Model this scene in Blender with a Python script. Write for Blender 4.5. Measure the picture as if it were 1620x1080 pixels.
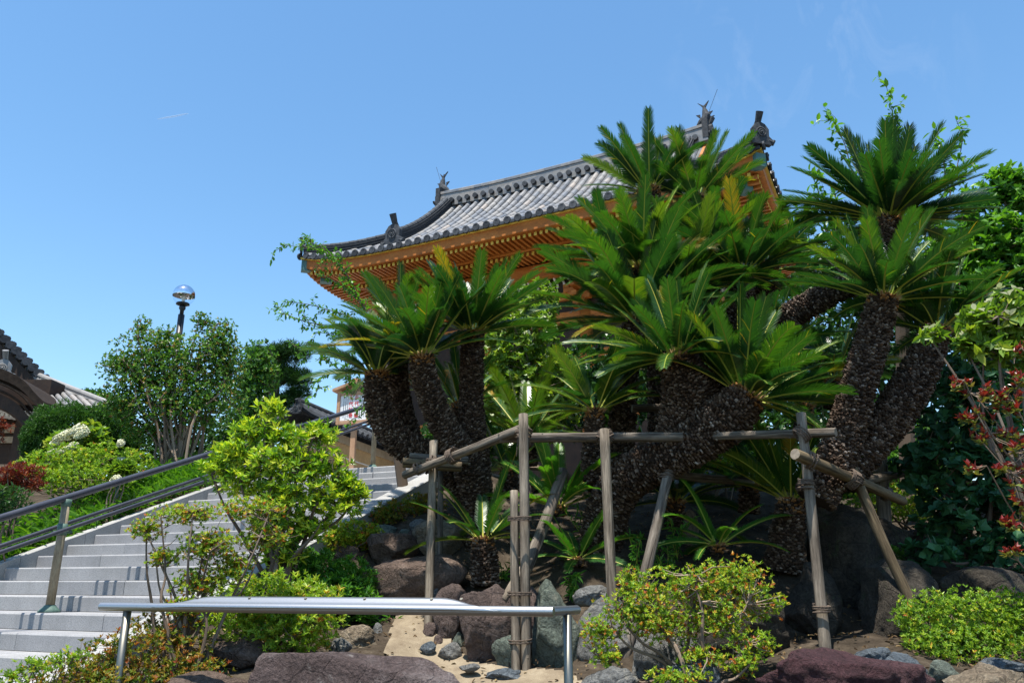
import bpy, bmesh, math, random
import numpy as np
from mathutils import Vector, Matrix, noise, Quaternion

for o in list(bpy.data.objects):
    bpy.data.objects.remove(o)
scene = bpy.context.scene
COL = scene.collection
R = math.radians

# ------------------------------------------------------------------ camera
F = 1260.0                                  # focal length in pixels of a 1620 wide frame (28 mm)
TH = math.atan(381 / 1260)                  # the camera looks up by this angle
CT, ST = math.cos(TH), math.sin(TH)
EYE = np.array([0, 0, 1.5])
cd = bpy.data.cameras.new("camera")
cam = bpy.data.objects.new("camera", cd)
COL.objects.link(cam)
cam.location = EYE
cam.rotation_euler = (R(90) + TH, 0, 0)
cd.sensor_width = 36
cd.lens = 36 * F / 1620
cd.clip_start = 0.05
cd.clip_end = 8000
scene.camera = cam

# ------------------------------------------------------------------ light
SUN_AZ, SUN_EL = R(206), R(76)              # azimuth clockwise from +Y
world = bpy.data.worlds.new("World")
scene.world = world
world.use_nodes = True
wn, wl = world.node_tree.nodes, world.node_tree.links
wn.clear()
wo = wn.new("ShaderNodeOutputWorld")
wb = wn.new("ShaderNodeBackground")
sky = wn.new("ShaderNodeTexSky")
sky.sky_type = 'NISHITA'
sky.sun_disc = False
sky.sun_elevation = SUN_EL
sky.sun_rotation = SUN_AZ
sky.air_density = 1.15
sky.dust_density = 0.4
sky.ozone_density = 2.4
sky.altitude = 0
wb.inputs["Strength"].default_value = 0.127
hs = wn.new("ShaderNodeHueSaturation")
hs.inputs["Hue"].default_value = 0.494
hs.inputs["Saturation"].default_value = 1.16
wl.new(sky.outputs[0], hs.inputs["Color"])
# faint wisps of cirrus high on the right
def wmath(op, a, b):
    q = wn.new("ShaderNodeMath"); q.operation = op; q.use_clamp = op == 'MULTIPLY'
    for i_, x in enumerate((a, b)):
        if hasattr(x, 'node'): wl.new(x, q.inputs[i_])
        else: q.inputs[i_].default_value = x
    return q.outputs[0]
wtc = wn.new("ShaderNodeTexCoord")
wmp = wn.new("ShaderNodeMapping"); wmp.inputs["Rotation"].default_value = (0, R(25), R(20)); wmp.inputs["Scale"].default_value = (9, 9, 3.2)
wl.new(wtc.outputs["Generated"], wmp.inputs[0])
wno = wn.new("ShaderNodeTexNoise"); wno.inputs["Scale"].default_value = 1.6; wno.inputs["Detail"].default_value = 8; wno.inputs["Roughness"].default_value = 0.62; wno.inputs["Distortion"].default_value = 0.8
wl.new(wmp.outputs[0], wno.inputs["Vector"])
wdot = wn.new("ShaderNodeVectorMath"); wdot.operation = 'DOT_PRODUCT'; wdot.inputs[1].default_value = (0.335, 0.755, 0.565)
wl.new(wtc.outputs["Generated"], wdot.inputs[0])
wmask = wn.new("ShaderNodeMapRange"); wmask.inputs["From Min"].default_value = 0.985; wmask.inputs["From Max"].default_value = 0.998; wl.new(wdot.outputs["Value"], wmask.inputs["Value"])
wr_ = wn.new("ShaderNodeMapRange"); wr_.inputs["From Min"].default_value = 0.52; wr_.inputs["From Max"].default_value = 0.85; wl.new(wno.outputs["Fac"], wr_.inputs["Value"])
wf = wmath('MULTIPLY', wmath('MULTIPLY', wmask.outputs[0], wr_.outputs[0]), 0.16)
wmx = wn.new("ShaderNodeMix"); wmx.data_type = 'RGBA'
wl.new(wf, wmx.inputs[0]); wl.new(hs.outputs[0], wmx.inputs[6]); wmx.inputs[7].default_value = (4.2, 4.6, 5.2, 1)
wl.new(wmx.outputs[2], wb.inputs[0])
wl.new(wb.outputs[0], wo.inputs[0])
sd = bpy.data.lights.new("sun", 'SUN')
sd.energy = 5.0
sd.angle = R(0.5)
sd.color = (1.0, 0.95, 0.87)
sun = bpy.data.objects.new("sun", sd)
COL.objects.link(sun)
sdir = Vector((math.cos(SUN_EL) * math.sin(SUN_AZ), math.cos(SUN_EL) * math.cos(SUN_AZ), math.sin(SUN_EL)))
sun.rotation_euler = sdir.to_track_quat('Z', 'Y').to_euler()
scene.view_settings.view_transform = 'Standard'
scene.view_settings.look = 'None'
scene.view_settings.exposure = 0.85
scene.view_settings.gamma = 1.0
scene.cycles.max_bounces = 8
scene.cycles.transparent_max_bounces = 8

# ------------------------------------------------------------------ helpers
def ray(u, v):
    xc = (u - 810) / F
    yc = (540 - v) / F
    return np.array([xc, CT - yc * ST, ST + yc * CT])

def at(u, v, Y):
    """the world point that stands Y metres ahead of the viewer in the direction of (u, v)"""
    d = ray(u, v)
    return EYE + d * (Y / d[1])

def mpp(u, v, Y):
    """metres per pixel there"""
    return Y / ray(u, v)[1] / F

def nrm(a):
    a = np.asarray(a, float)
    n = np.linalg.norm(a, axis=-1, keepdims=True)
    return a / np.maximum(n, 1e-9)

class MB:
    """collects vertices and faces, then links them as one mesh object"""
    def __init__(s):
        s.v = []; s.n = 0; s.q = []; s.t = []
        s.qt = []; s.tt = []; s.qm = []; s.tm = []
    def add(s, verts, quads=None, tris=None, tint=0.5, mat=0, tint_t=None):
        verts = np.asarray(verts, float).reshape(-1, 3)
        s.v.append(verts)
        if quads is not None and len(quads):
            q = np.asarray(quads, int).reshape(-1, 4)
            s.q.append(q + s.n)
            s.qt.append(np.broadcast_to(np.asarray(tint, float), (len(q),)))
            s.qm.append(np.full(len(q), mat, int))
        if tris is not None and len(tris):
            t = np.asarray(tris, int).reshape(-1, 3)
            s.t.append(t + s.n)
            tv = tint if tint_t is None else tint_t
            s.tt.append(np.broadcast_to(np.asarray(tv, float), (len(t),)))
            s.tm.append(np.full(len(t), mat, int))
        s.n += len(verts)
    def tube(s, pts, rad, sides=6, cap=True, tint=0.5, mat=0):
        pts = np.asarray(pts, float)
        n = len(pts)
        rad = np.broadcast_to(np.asarray(rad, float), (n,))
        T = nrm(np.gradient(pts, axis=0))
        ref = np.array([0, 0, 1.0]) if abs(T[0][2]) < 0.9 else np.array([1.0, 0, 0])
        U = nrm(np.cross(T[0], ref))
        Us = [U]
        for i in range(1, n):
            U = nrm(U - T[i] * np.dot(U, T[i]))
            Us.append(U)
        Us = np.array(Us)
        Vs = np.cross(T, Us)
        a = np.arange(sides) * 2 * math.pi / sides
        ring = pts[:, None] + rad[:, None, None] * (np.cos(a)[None, :, None] * Us[:, None] + np.sin(a)[None, :, None] * Vs[:, None])
        q = []
        for i in range(n - 1):
            for k in range(sides):
                k2 = (k + 1) % sides
                q.append((i * sides + k, i * sides + k2, (i + 1) * sides + k2, (i + 1) * sides + k))
        verts = ring.reshape(-1, 3)
        tri = []
        if cap:
            verts = np.vstack([verts, pts[0], pts[-1]])
            c0, c1 = n * sides, n * sides + 1
            for k in range(sides):
                k2 = (k + 1) % sides
                tri.append((c0, k2, k))
                tri.append((c1, (n - 1) * sides + k, (n - 1) * sides + k2))
        s.add(verts, q, tri, tint, mat)
    def box(s, c, ax, ay, az, tint=0.5, mat=0):
        """a box from its centre and three half-axis vectors"""
        c, ax, ay, az = (np.asarray(i, float) for i in (c, ax, ay, az))
        v = [c + i * ax + j * ay + k * az for i in (-1, 1) for j in (-1, 1) for k in (-1, 1)]
        q = [(0, 1, 3, 2), (4, 6, 7, 5), (0, 4, 5, 1), (2, 3, 7, 6), (0, 2, 6, 4), (1, 5, 7, 3)]
        s.add(v, q, None, tint, mat)
    def sphere(s, c, r, seg=24, rings=12, lo=-90, hi=90, tint=0.5, mat=0, sc=(1, 1, 1)):
        la = np.radians(np.linspace(lo, hi, rings + 1))
        lo_ = np.arange(seg) * 2 * math.pi / seg
        v = np.array([[math.cos(a) * math.cos(b) * sc[0], math.cos(a) * math.sin(b) * sc[1], math.sin(a) * sc[2]] for a in la for b in lo_]) * r + np.asarray(c)
        q = [(i * seg + k, i * seg + (k + 1) % seg, (i + 1) * seg + (k + 1) % seg, (i + 1) * seg + k) for i in range(rings) for k in range(seg)]
        s.add(v, q, None, tint, mat)
    def disc(s, c, nrmv, r, thick, sides=12, tint=0.5, mat=0):
        nv = nrm(nrmv)
        s.tube([np.asarray(c) - nv * thick / 2, np.asarray(c) + nv * thick / 2], [r, r], sides, True, tint, mat)
    def build(s, name, mats, parent=None, loc=None, smooth=False, rot=None):
        if not isinstance(mats, (list, tuple)):
            mats = [mats]
        v = np.vstack(s.v)
        org = np.zeros(3)
        p = parent
        while p is not None:
            org = org + np.array(p.location)
            p = p.parent
        if loc is not None:
            loc = np.asarray(loc, float)
            v = v - loc
        else:
            v = v - org
        if rot is not None:
            m = np.array(rot.to_matrix())
            v = v @ m
        me = bpy.data.meshes.new(name)
        q = np.vstack(s.q) if s.q else np.zeros((0, 4), int)
        t = np.vstack(s.t) if s.t else np.zeros((0, 3), int)
        me.vertices.add(len(v))
        me.vertices.foreach_set("co", v.astype(np.float32).ravel())
        nl = len(q) * 4 + len(t) * 3
        me.loops.add(nl)
        me.loops.foreach_set("vertex_index", np.concatenate([q.ravel(), t.ravel()]).astype(np.int32))
        me.polygons.add(len(q) + len(t))
        ls = np.concatenate([np.arange(len(q)) * 4, len(q) * 4 + np.arange(len(t)) * 3]).astype(np.int32)
        me.polygons.foreach_set("loop_start", ls)
        mi = np.concatenate(s.qm + s.tm).astype(np.int32)
        me.polygons.foreach_set("material_index", mi)
        me.update(calc_edges=True)
        me.validate()
        a = me.attributes.new("tint", 'FLOAT', 'FACE')
        tv = np.concatenate([np.asarray(x) for x in s.qt + s.tt]).astype(np.float32)
        if len(tv) == len(me.polygons):
            a.data.foreach_set("value", tv)
        me.polygons.foreach_set("use_smooth", np.zeros(len(me.polygons), bool))
        if smooth:
            me.polygons.foreach_set("use_smooth", np.concatenate([np.ones(len(q), bool), np.zeros(len(me.polygons) - len(q), bool)]))
        for m in mats:
            me.materials.append(m)
        ob = bpy.data.objects.new(name, me)
        COL.objects.link(ob)
        if parent is not None:
            ob.parent = parent
            if loc is not None:
                ob.location = Vector(loc - org)
        elif loc is not None:
            ob.location = Vector(loc)
        if rot is not None:
            ob.rotation_mode = 'QUATERNION'
            ob.rotation_quaternion = rot
        return ob

def tag(o, label, cat, group=None, kind=None):
    if label: o["label"] = label
    if cat: o["category"] = cat
    if group: o["group"] = group
    if kind: o["kind"] = kind
    return o

GROUPS = dict(azalea_bush="azalea bushes in the garden", clipped_azalea="clipped azaleas beside the kerb", small_cycad="small cycads under the big clumps", cycad_clump="big cycad clumps", timber_support="timber supports of the cycads", leafy_weed="weeds on the bare soil", leafy_tree="leafy trees behind the garden", weeping_conifer="round weeping conifers", hydrangea="white hydrangeas on the left bank", maple_shrub="red maples at the left edge")
def thing(name, loc, label, cat, group=None):
    o = bpy.data.objects.new(name, None)
    o.empty_display_size = 0.2
    o.location = Vector(loc)
    COL.objects.link(o)
    return tag(o, label, cat, group or GROUPS.get(name))

# ------------------------------------------------------------------ materials
MATS = {}
def new_mat(name):
    m = bpy.data.materials.new(name)
    m.use_nodes = True
    nt = m.node_tree
    nt.nodes.clear()
    out = nt.nodes.new("ShaderNodeOutputMaterial")
    b = nt.nodes.new("ShaderNodeBsdfPrincipled")
    nt.links.new(b.outputs[0], out.inputs[0])
    MATS[name] = m
    return m, nt, b, out

def ramp(nt, src, stops):
    r = nt.nodes.new("ShaderNodeValToRGB")
    e = r.color_ramp.elements
    while len(e) < len(stops):
        e.new(0.5)
    for i, (p, c) in enumerate(stops):
        e[i].position = p
        e[i].color = (*c, 1)
    nt.links.new(src, r.inputs[0])
    return r

def coords(nt, scale=(1, 1, 1)):
    tc = nt.nodes.new("ShaderNodeTexCoord")
    mp = nt.nodes.new("ShaderNodeMapping")
    mp.inputs["Scale"].default_value = scale
    nt.links.new(tc.outputs["Object"], mp.inputs[0])
    return mp.outputs[0]

def noise_tex(nt, vec, scale, detail=6, rough=0.6, dist=0.0):
    n = nt.nodes.new("ShaderNodeTexNoise")
    n.inputs["Scale"].default_value = scale
    n.inputs["Detail"].default_value = detail
    n.inputs["Roughness"].default_value = rough
    n.inputs["Distortion"].default_value = dist
    nt.links.new(vec, n.inputs["Vector"])
    return n.outputs["Fac"]

def mixc(nt, fac, a, b, mode='MIX'):
    m = nt.nodes.new("ShaderNodeMix")
    m.data_type = 'RGBA'
    m.blend_type = mode
    for sock, val in ((0, fac), (6, a), (7, b)):
        if hasattr(val, 'node'):
            nt.links.new(val, m.inputs[sock])
        elif sock == 0:
            m.inputs[0].default_value = val
        else:
            m.inputs[sock].default_value = (*val, 1)
    return m.outputs[2]

def bump(nt, b, h, strength=0.5, dist=0.02):
    bp = nt.nodes.new("ShaderNodeBump")
    bp.inputs["Strength"].default_value = strength
    bp.inputs["Distance"].default_value = dist
    nt.links.new(h, bp.inputs["Height"])
    nt.links.new(bp.outputs[0], b.inputs["Normal"])

def tint_out(nt):
    a = nt.nodes.new("ShaderNodeAttribute")
    a.attribute_name = "tint"
    return a.outputs["Fac"]

def leaf_mat(name, stops, rough=0.45, trans=0.35, spec=0.4, tcol=(1.25, 1.35, 0.45), gain=1.25):
    stops = [(p, tuple(min(0.85, x * gain * 0.88) for x in c)) for p, c in stops]
    m, nt, b, out = new_mat(name)
    c = ramp(nt, tint_out(nt), stops)
    nt.links.new(c.outputs[0], b.inputs["Base Color"])
    b.inputs["Roughness"].default_value = rough
    b.inputs["Specular IOR Level"].default_value = spec
    tr = nt.nodes.new("ShaderNodeBsdfTranslucent")
    tc = mixc(nt, 1.0, c.outputs[0], tcol, 'MULTIPLY')
    nt.links.new(tc, tr.inputs[0])
    mx = nt.nodes.new("ShaderNodeMixShader")
    mx.inputs[0].default_value = trans
    nt.links.new(b.outputs[0], mx.inputs[1])
    nt.links.new(tr.outputs[0], mx.inputs[2])
    nt.links.new(mx.outputs[0], out.inputs[0])
    return m

def tint_mat(name, stops, rough=0.7, spec=0.3, metal=0.0, nscale=0, namt=0.3, bstr=0.0):
    m, nt, b, out = new_mat(name)
    c = ramp(nt, tint_out(nt), stops).outputs[0]
    if nscale:
        nf = noise_tex(nt, coords(nt), nscale)
        k = ramp(nt, nf, [(0.3, (1 - namt,) * 3), (0.7, (1 + namt,) * 3)]).outputs[0]
        c = mixc(nt, 1.0, c, k, 'MULTIPLY')
        if bstr:
            bump(nt, b, nf, bstr)
    nt.links.new(c, b.inputs["Base Color"])
    b.inputs["Roughness"].default_value = rough
    b.inputs["Specular IOR Level"].default_value = spec
    b.inputs["Metallic"].default_value = metal
    return m

def mix_mat(name, stops, scale, rough=0.8, spec=0.3, vscale=(1, 1, 1), bstr=0.3, bdist=0.02, fine=0, metal=0.0, detail=8):
    """base colour from a noise ramp, with a finer noise for bump and speckle"""
    m, nt, b, out = new_mat(name)
    vec = coords(nt, vscale)
    nf = noise_tex(nt, vec, scale, detail, 0.65, 0.3)
    c = ramp(nt, nf, stops).outputs[0]
    h = nf
    if fine:
        n2 = noise_tex(nt, vec, fine, 4, 0.7)
        k = ramp(nt, n2, [(0.3, (0.72, 0.72, 0.72)), (0.7, (1.25, 1.25, 1.25))]).outputs[0]
        c = mixc(nt, 1.0, c, k, 'MULTIPLY')
        ad = nt.nodes.new("ShaderNodeMath"); ad.operation = 'MULTIPLY_ADD'
        nt.links.new(n2, ad.inputs[0]); ad.inputs[1].default_value = 0.35
        nt.links.new(nf, ad.inputs[2])
        h = ad.outputs[0]
    nt.links.new(c, b.inputs["Base Color"])
    b.inputs["Roughness"].default_value = rough
    b.inputs["Specular IOR Level"].default_value = spec
    b.inputs["Metallic"].default_value = metal
    if bstr:
        bump(nt, b, h, bstr, bdist)
    return m

# foliage
M_FROND = leaf_mat("cycad_frond", [(0.0, (0.010, 0.044, 0.020)), (0.35, (0.018, 0.070, 0.018)), (0.7, (0.042, 0.118, 0.014)), (0.86, (0.13, 0.19, 0.02)), (1.0, (0.42, 0.24, 0.02))], 0.31, 0.36, 0.7, (1.3, 1.42, 0.42), 1.08)
M_FROND_YOUNG = leaf_mat("young_frond", [(0.0, (0.022, 0.085, 0.016)), (0.5, (0.04, 0.14, 0.018)), (1.0, (0.09, 0.22, 0.02))], 0.4, 0.45, 0.4, (1.3, 1.4, 0.4))
M_RACHIS = tint_mat("frond_rachis", [(0, (0.22, 0.30, 0.035)), (1, (0.38, 0.36, 0.06))], 0.5)
M_SCALE = tint_mat("cycad_bark", [(0, (0.016, 0.011, 0.008)), (0.40, (0.085, 0.054, 0.036)), (0.75, (0.20, 0.155, 0.12)), (0.92, (0.38, 0.32, 0.27)), (0.93, (0.20, 0.09, 0.03)), (1.0, (0.34, 0.17, 0.06))], 0.85, 0.15)  # palest grey tone paints in the glossy highlights on scale ends
M_FUZZ = tint_mat("crown_fuzz", [(0, (0.30, 0.17, 0.07)), (1, (0.55, 0.38, 0.20))], 0.9, 0.1)
M_YELLOW = leaf_mat("yellow_green_leaf", [(0.0, (0.020, 0.06, 0.008)), (0.45, (0.075, 0.155, 0.012)), (0.8, (0.20, 0.29, 0.02)), (1.0, (0.32, 0.34, 0.03))], 0.38, 0.36, 0.45, gain=1.9)
M_AZALEA = leaf_mat("azalea_leaf", [(0.0, (0.035, 0.085, 0.010)), (0.4, (0.105, 0.19, 0.016)), (0.75, (0.23, 0.29, 0.025)), (0.9, (0.33, 0.25, 0.03)), (1.0, (0.27, 0.075, 0.02))], 0.45, 0.34, 0.35, gain=1.85)
M_AZALEA_RED = leaf_mat("reddish_azalea_leaf", [(0.0, (0.05, 0.10, 0.012)), (0.4, (0.13, 0.18, 0.016)), (0.6, (0.27, 0.20, 0.025)), (1.0, (0.25, 0.055, 0.016))], 0.45, 0.3, 0.35)
M_GREEN = leaf_mat("fresh_green_leaf", [(0.0, (0.018, 0.065, 0.010)), (0.5, (0.05, 0.15, 0.016)), (1.0, (0.12, 0.26, 0.025))], 0.42, 0.34, 0.4, gain=1.5)
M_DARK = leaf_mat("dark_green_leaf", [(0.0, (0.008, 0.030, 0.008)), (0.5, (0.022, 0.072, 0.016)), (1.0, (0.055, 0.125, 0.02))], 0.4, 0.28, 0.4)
M_BLUEGREEN = leaf_mat("round_bluish_leaf", [(0.0, (0.010, 0.040, 0.020)), (0.6, (0.022, 0.085, 0.036)), (1.0, (0.05, 0.15, 0.055))], 0.5, 0.25, 0.3, (1.0, 1.3, 0.6))
M_CRAPE = leaf_mat("crape_myrtle_leaf", [(0.0, (0.015, 0.05, 0.010)), (0.6, (0.045, 0.11, 0.016)), (0.88, (0.10, 0.165, 0.02)), (1.0, (0.15, 0.09, 0.03))], 0.4, 0.36, 0.4, gain=2.1)
M_MAPLE = leaf_mat("red_maple_leaf", [(0.0, (0.06, 0.012, 0.010)), (0.6, (0.15, 0.028, 0.016)), (1.0, (0.25, 0.09, 0.03))], 0.5, 0.3, 0.3, (1.4, 0.8, 0.5))
M_REDSHOOT = leaf_mat("red_shoot_leaf", [(0.0, (0.10, 0.17, 0.03)), (0.40, (0.22, 0.24, 0.05)), (0.5, (0.20, 0.045, 0.03)), (1.0, (0.22, 0.022, 0.02))], 0.32, 0.3, 0.5, (1.3, 0.9, 0.5))
M_DOGWOOD = leaf_mat("dogwood_leaf", [(0.0, (0.06, 0.12, 0.016)), (0.6, (0.13, 0.22, 0.025)), (1.0, (0.24, 0.28, 0.04))], 0.42, 0.38, 0.4, gain=1.5)
M_BRACT_GLINT = leaf_mat("white_bract_and_glint", [(0.0, (0.50, 0.55, 0.30)), (1.0, (0.78, 0.80, 0.62))], 0.6, 0.25, 0.2, (1, 1, 0.9), 1.0)
M_PETAL = tint_mat("cream_floret", [(0.0, (0.55, 0.55, 0.33)), (1.0, (0.85, 0.83, 0.66))], 0.7)
M_SASA = leaf_mat("bamboo_grass_leaf", [(0.0, (0.03, 0.10, 0.010)), (0.5, (0.085, 0.22, 0.016)), (1.0, (0.20, 0.36, 0.03))], 0.45, 0.4, 0.35)
M_CONIFER = leaf_mat("weeping_conifer_leaf", [(0.0, (0.014, 0.05, 0.012)), (0.6, (0.040, 0.115, 0.018)), (1.0, (0.085, 0.19, 0.025))], 0.5, 0.2, 0.3)
M_PINE = leaf_mat("pine_needle", [(0.0, (0.010, 0.035, 0.010)), (1.0, (0.035, 0.095, 0.016))], 0.5, 0.15, 0.3)
M_LITTER = leaf_mat("fallen_leaf", [(0.0, (0.06, 0.035, 0.018)), (0.6, (0.17, 0.11, 0.055)), (1.0, (0.30, 0.22, 0.10))], 0.8, 0.1, 0.2, (1, 1, 1), 1.0)
M_TWIG = tint_mat("twig_bark", [(0, (0.07, 0.05, 0.035)), (1, (0.22, 0.17, 0.13))], 0.85, 0.2)
M_TWIG_PALE = tint_mat("pale_bark", [(0, (0.14, 0.10, 0.07)), (1, (0.30, 0.23, 0.17))], 0.8, 0.2)

# mineral and built
def granite(name, base, dark, rough=0.75):
    m, nt, b, out = new_mat(name)
    vec = coords(nt)
    sp = noise_tex(nt, vec, 160, 3, 0.8)
    c = ramp(nt, sp, [(0.36, dark), (0.5, base), (0.66, tuple(min(1, x * 1.22) for x in base))]).outputs[0]
    st = noise_tex(nt, vec, 2.2, 5, 0.6)
    k = ramp(nt, st, [(0.3, (0.84, 0.84, 0.83)), (0.7, (1.06, 1.06, 1.06))]).outputs[0]
    c = mixc(nt, 1.0, c, k, 'MULTIPLY')
    slab_tone = ramp(nt, tint_out(nt), [(0.0, (0.86, 0.86, 0.87)), (1.0, (1.06, 1.05, 1.03))]).outputs[0]
    c = mixc(nt, 1.0, c, slab_tone, 'MULTIPLY')
    sv = noise_tex(nt, coords(nt, (9, 9, 0.7)), 1.0, 5, 0.6)
    f = ramp(nt, sv, [(0.52, (0, 0, 0)), (0.75, (0.5, 0.5, 0.5))]).outputs[0]
    c = mixc(nt, f, c, tuple(x * 0.6 for x in base))
    nt.links.new(c, b.inputs["Base Color"])
    b.inputs["Roughness"].default_value = rough
    b.inputs["Specular IOR Level"].default_value = 0.3
    bump(nt, b, sp, 0.15, 0.004)
    return m
M_GRANITE = granite("grey_granite", (0.30, 0.30, 0.305), (0.17, 0.17, 0.18))
M_GRANITE_PALE = granite("pale_granite", (0.34, 0.335, 0.32), (0.21, 0.21, 0.21))
M_BROWNSTONE = mix_mat("brown_side_wall", [(0.3, (0.09, 0.065, 0.04)), (0.7, (0.20, 0.15, 0.10))], 5, 0.9, 0.1, bstr=0.3, fine=50)
M_GAP = tint_mat("dark_joint", [(0, (0.05, 0.045, 0.04)), (1, (0.05, 0.045, 0.04))], 0.9)

def rock_mat(name, a, bcol, c, lichen=None, scale=3.0):
    m, nt, b, out = new_mat(name)
    vec = coords(nt)
    n1 = noise_tex(nt, vec, scale, 10, 0.68, 0.6)
    col = ramp(nt, n1, [(0.28, a), (0.5, bcol), (0.72, c)]).outputs[0]
    n2 = noise_tex(nt, vec, scale * 14, 6, 0.75)
    k = ramp(nt, n2, [(0.32, (0.45, 0.45, 0.45)), (0.68, (1.42, 1.42, 1.42))]).outputs[0]
    col = mixc(nt, 1.0, col, k, 'MULTIPLY')
    if lichen:
        n3 = noise_tex(nt, vec, scale * 2.3, 8, 0.75, 0.4)
        f = ramp(nt, n3, [(0.57, (0, 0, 0)), (0.66, (0.8, 0.8, 0.8))]).outputs[0]
        col = mixc(nt, f, col, lichen)
    nt.links.new(col, b.inputs["Base Color"])
    b.inputs["Roughness"].default_value = 0.85
    b.inputs["Specular IOR Level"].default_value = 0.25
    vo = nt.nodes.new("ShaderNodeTexVoronoi"); vo.feature = 'DISTANCE_TO_EDGE'
    vo.inputs["Scale"].default_value = scale * 1.1
    wv = nt.nodes.new("ShaderNodeVectorMath"); wv.operation = 'ADD'
    nn = nt.nodes.new("ShaderNodeTexNoise"); nn.inputs["Scale"].default_value = scale * 2
    nt.links.new(vec, nn.inputs["Vector"])
    ws = nt.nodes.new("ShaderNodeVectorMath"); ws.operation = 'SCALE'; ws.inputs["Scale"].default_value = 0.16
    nt.links.new(nn.outputs["Color"], ws.inputs[0])
    nt.links.new(vec, wv.inputs[0]); nt.links.new(ws.outputs[0], wv.inputs[1])
    nt.links.new(wv.outputs[0], vo.inputs["Vector"])
    cr = ramp(nt, vo.outputs["Distance"], [(0.0, (0, 0, 0)), (0.03, (1, 1, 1))]).outputs[0]
    ad = nt.nodes.new("ShaderNodeMath"); ad.operation = 'MULTIPLY_ADD'
    nt.links.new(n2, ad.inputs[0]); ad.inputs[1].default_value = 0.5
    nt.links.new(n1, ad.inputs[2])
    ad2 = nt.nodes.new("ShaderNodeMath"); ad2.operation = 'MULTIPLY_ADD'
    nt.links.new(cr, ad2.inputs[0]); ad2.inputs[1].default_value = 0.10
    nt.links.new(ad.outputs[0], ad2.inputs[2])
    bump(nt, b, ad2.outputs[0], 1.0, 0.10)
    dk = ramp(nt, vo.outputs["Distance"], [(0.0, (0.45, 0.45, 0.45)), (0.018, (1, 1, 1))]).outputs[0]
    nt.links.new(mixc(nt, 0.8, col, dk, 'MULTIPLY'), b.inputs["Base Color"])
    return m
RK = dict(
    brown=rock_mat("brown_rock", (0.075, 0.050, 0.038), (0.165, 0.115, 0.088), (0.29, 0.215, 0.17)),
    purple=rock_mat("purplish_rock", (0.060, 0.042, 0.036), (0.125, 0.090, 0.077), (0.235, 0.18, 0.155)),
    slab=rock_mat("purplish_slab", (0.060, 0.040, 0.037), (0.125, 0.092, 0.088), (0.25, 0.21, 0.20), (0.36, 0.33, 0.31)),
    green=rock_mat("greenish_rock", (0.08, 0.095, 0.075), (0.17, 0.20, 0.16), (0.30, 0.33, 0.26), (0.34, 0.33, 0.25)),
    grey=rock_mat("grey_rock", (0.10, 0.10, 0.095), (0.20, 0.20, 0.19), (0.34, 0.33, 0.30), (0.38, 0.35, 0.28)),
    tan=rock_mat("tan_rock", (0.14, 0.10, 0.07), (0.28, 0.22, 0.15), (0.42, 0.36, 0.27), (0.25, 0.25, 0.21)),
    blue=rock_mat("bluish_rock", (0.06, 0.075, 0.09), (0.13, 0.155, 0.175), (0.27, 0.30, 0.32), (0.35, 0.36, 0.36)),
    dark=rock_mat("shade_dark_mossy_rock", (0.030, 0.026, 0.020), (0.062, 0.052, 0.040), (0.12, 0.10, 0.075), (0.06, 0.08, 0.03)),  # base tones lowered to carry the shade under the trees
    red=rock_mat("dark_red_rock", (0.040, 0.018, 0.020), (0.085, 0.038, 0.042), (0.16, 0.085, 0.085)),
)
M_SOIL = mix_mat("garden_soil", [(0.3, (0.026, 0.020, 0.014)), (0.55, (0.062, 0.048, 0.034)), (0.75, (0.125, 0.10, 0.072))], 6, 0.95, 0.1, bstr=0.8, bdist=0.04, fine=70)
M_SAND = mix_mat("pale_sand", [(0.3, (0.15, 0.115, 0.078)), (0.55, (0.235, 0.19, 0.13)), (0.75, (0.31, 0.265, 0.19))], 5, 0.95, 0.1, bstr=0.5, bdist=0.015, fine=160)
M_LOG = mix_mat("weathered_grey_log", [(0.30, (0.050, 0.040, 0.032)), (0.47, (0.155, 0.132, 0.108)), (0.70, (0.29, 0.255, 0.21))], 9, 0.85, 0.2, (4, 4, 0.35), 0.6, 0.01, fine=40)
M_LOG_BROWN = mix_mat("brownish_log", [(0.28, (0.06, 0.042, 0.025)), (0.5, (0.15, 0.115, 0.07)), (0.75, (0.25, 0.20, 0.125))], 7, 0.8, 0.2, (4, 4, 0.35), 0.5, 0.01, fine=40)
def weather(m):
    nt = m.node_tree
    b = [q for q in nt.nodes if q.type == 'BSDF_PRINCIPLED'][0]
    src = b.inputs["Base Color"].links[0].from_socket
    n1 = noise_tex(nt, coords(nt, (26, 26, 1.1)), 1.0, 4, 0.55, 0.4)
    cr = ramp(nt, n1, [(0.36, (0.25, 0.24, 0.23)), (0.44, (1, 1, 1))]).outputs[0]
    c = mixc(nt, 0.85, src, cr, 'MULTIPLY')
    n2 = noise_tex(nt, coords(nt, (3, 3, 2.2)), 1.0, 3, 0.5)
    st_ = ramp(nt, n2, [(0.35, (0.72, 0.70, 0.68)), (0.65, (1.15, 1.14, 1.12))]).outputs[0]
    c = mixc(nt, 1.0, c, st_, 'MULTIPLY')
    oi = nt.nodes.new("ShaderNodeObjectInfo")
    tn = ramp(nt, oi.outputs["Random"], [(0.0, (0.72, 0.72, 0.74)), (1.0, (1.18, 1.14, 1.06))]).outputs[0]
    nt.links.new(mixc(nt, 1.0, c, tn, 'MULTIPLY'), b.inputs["Base Color"])
weather(M_LOG); weather(M_LOG_BROWN)
M_LOG_END = mix_mat("sawn_log_end", [(0.3, (0.16, 0.13, 0.10)), (0.7, (0.36, 0.30, 0.23))], 30, 0.9, 0.1, bstr=0.3, bdist=0.005)
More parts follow.
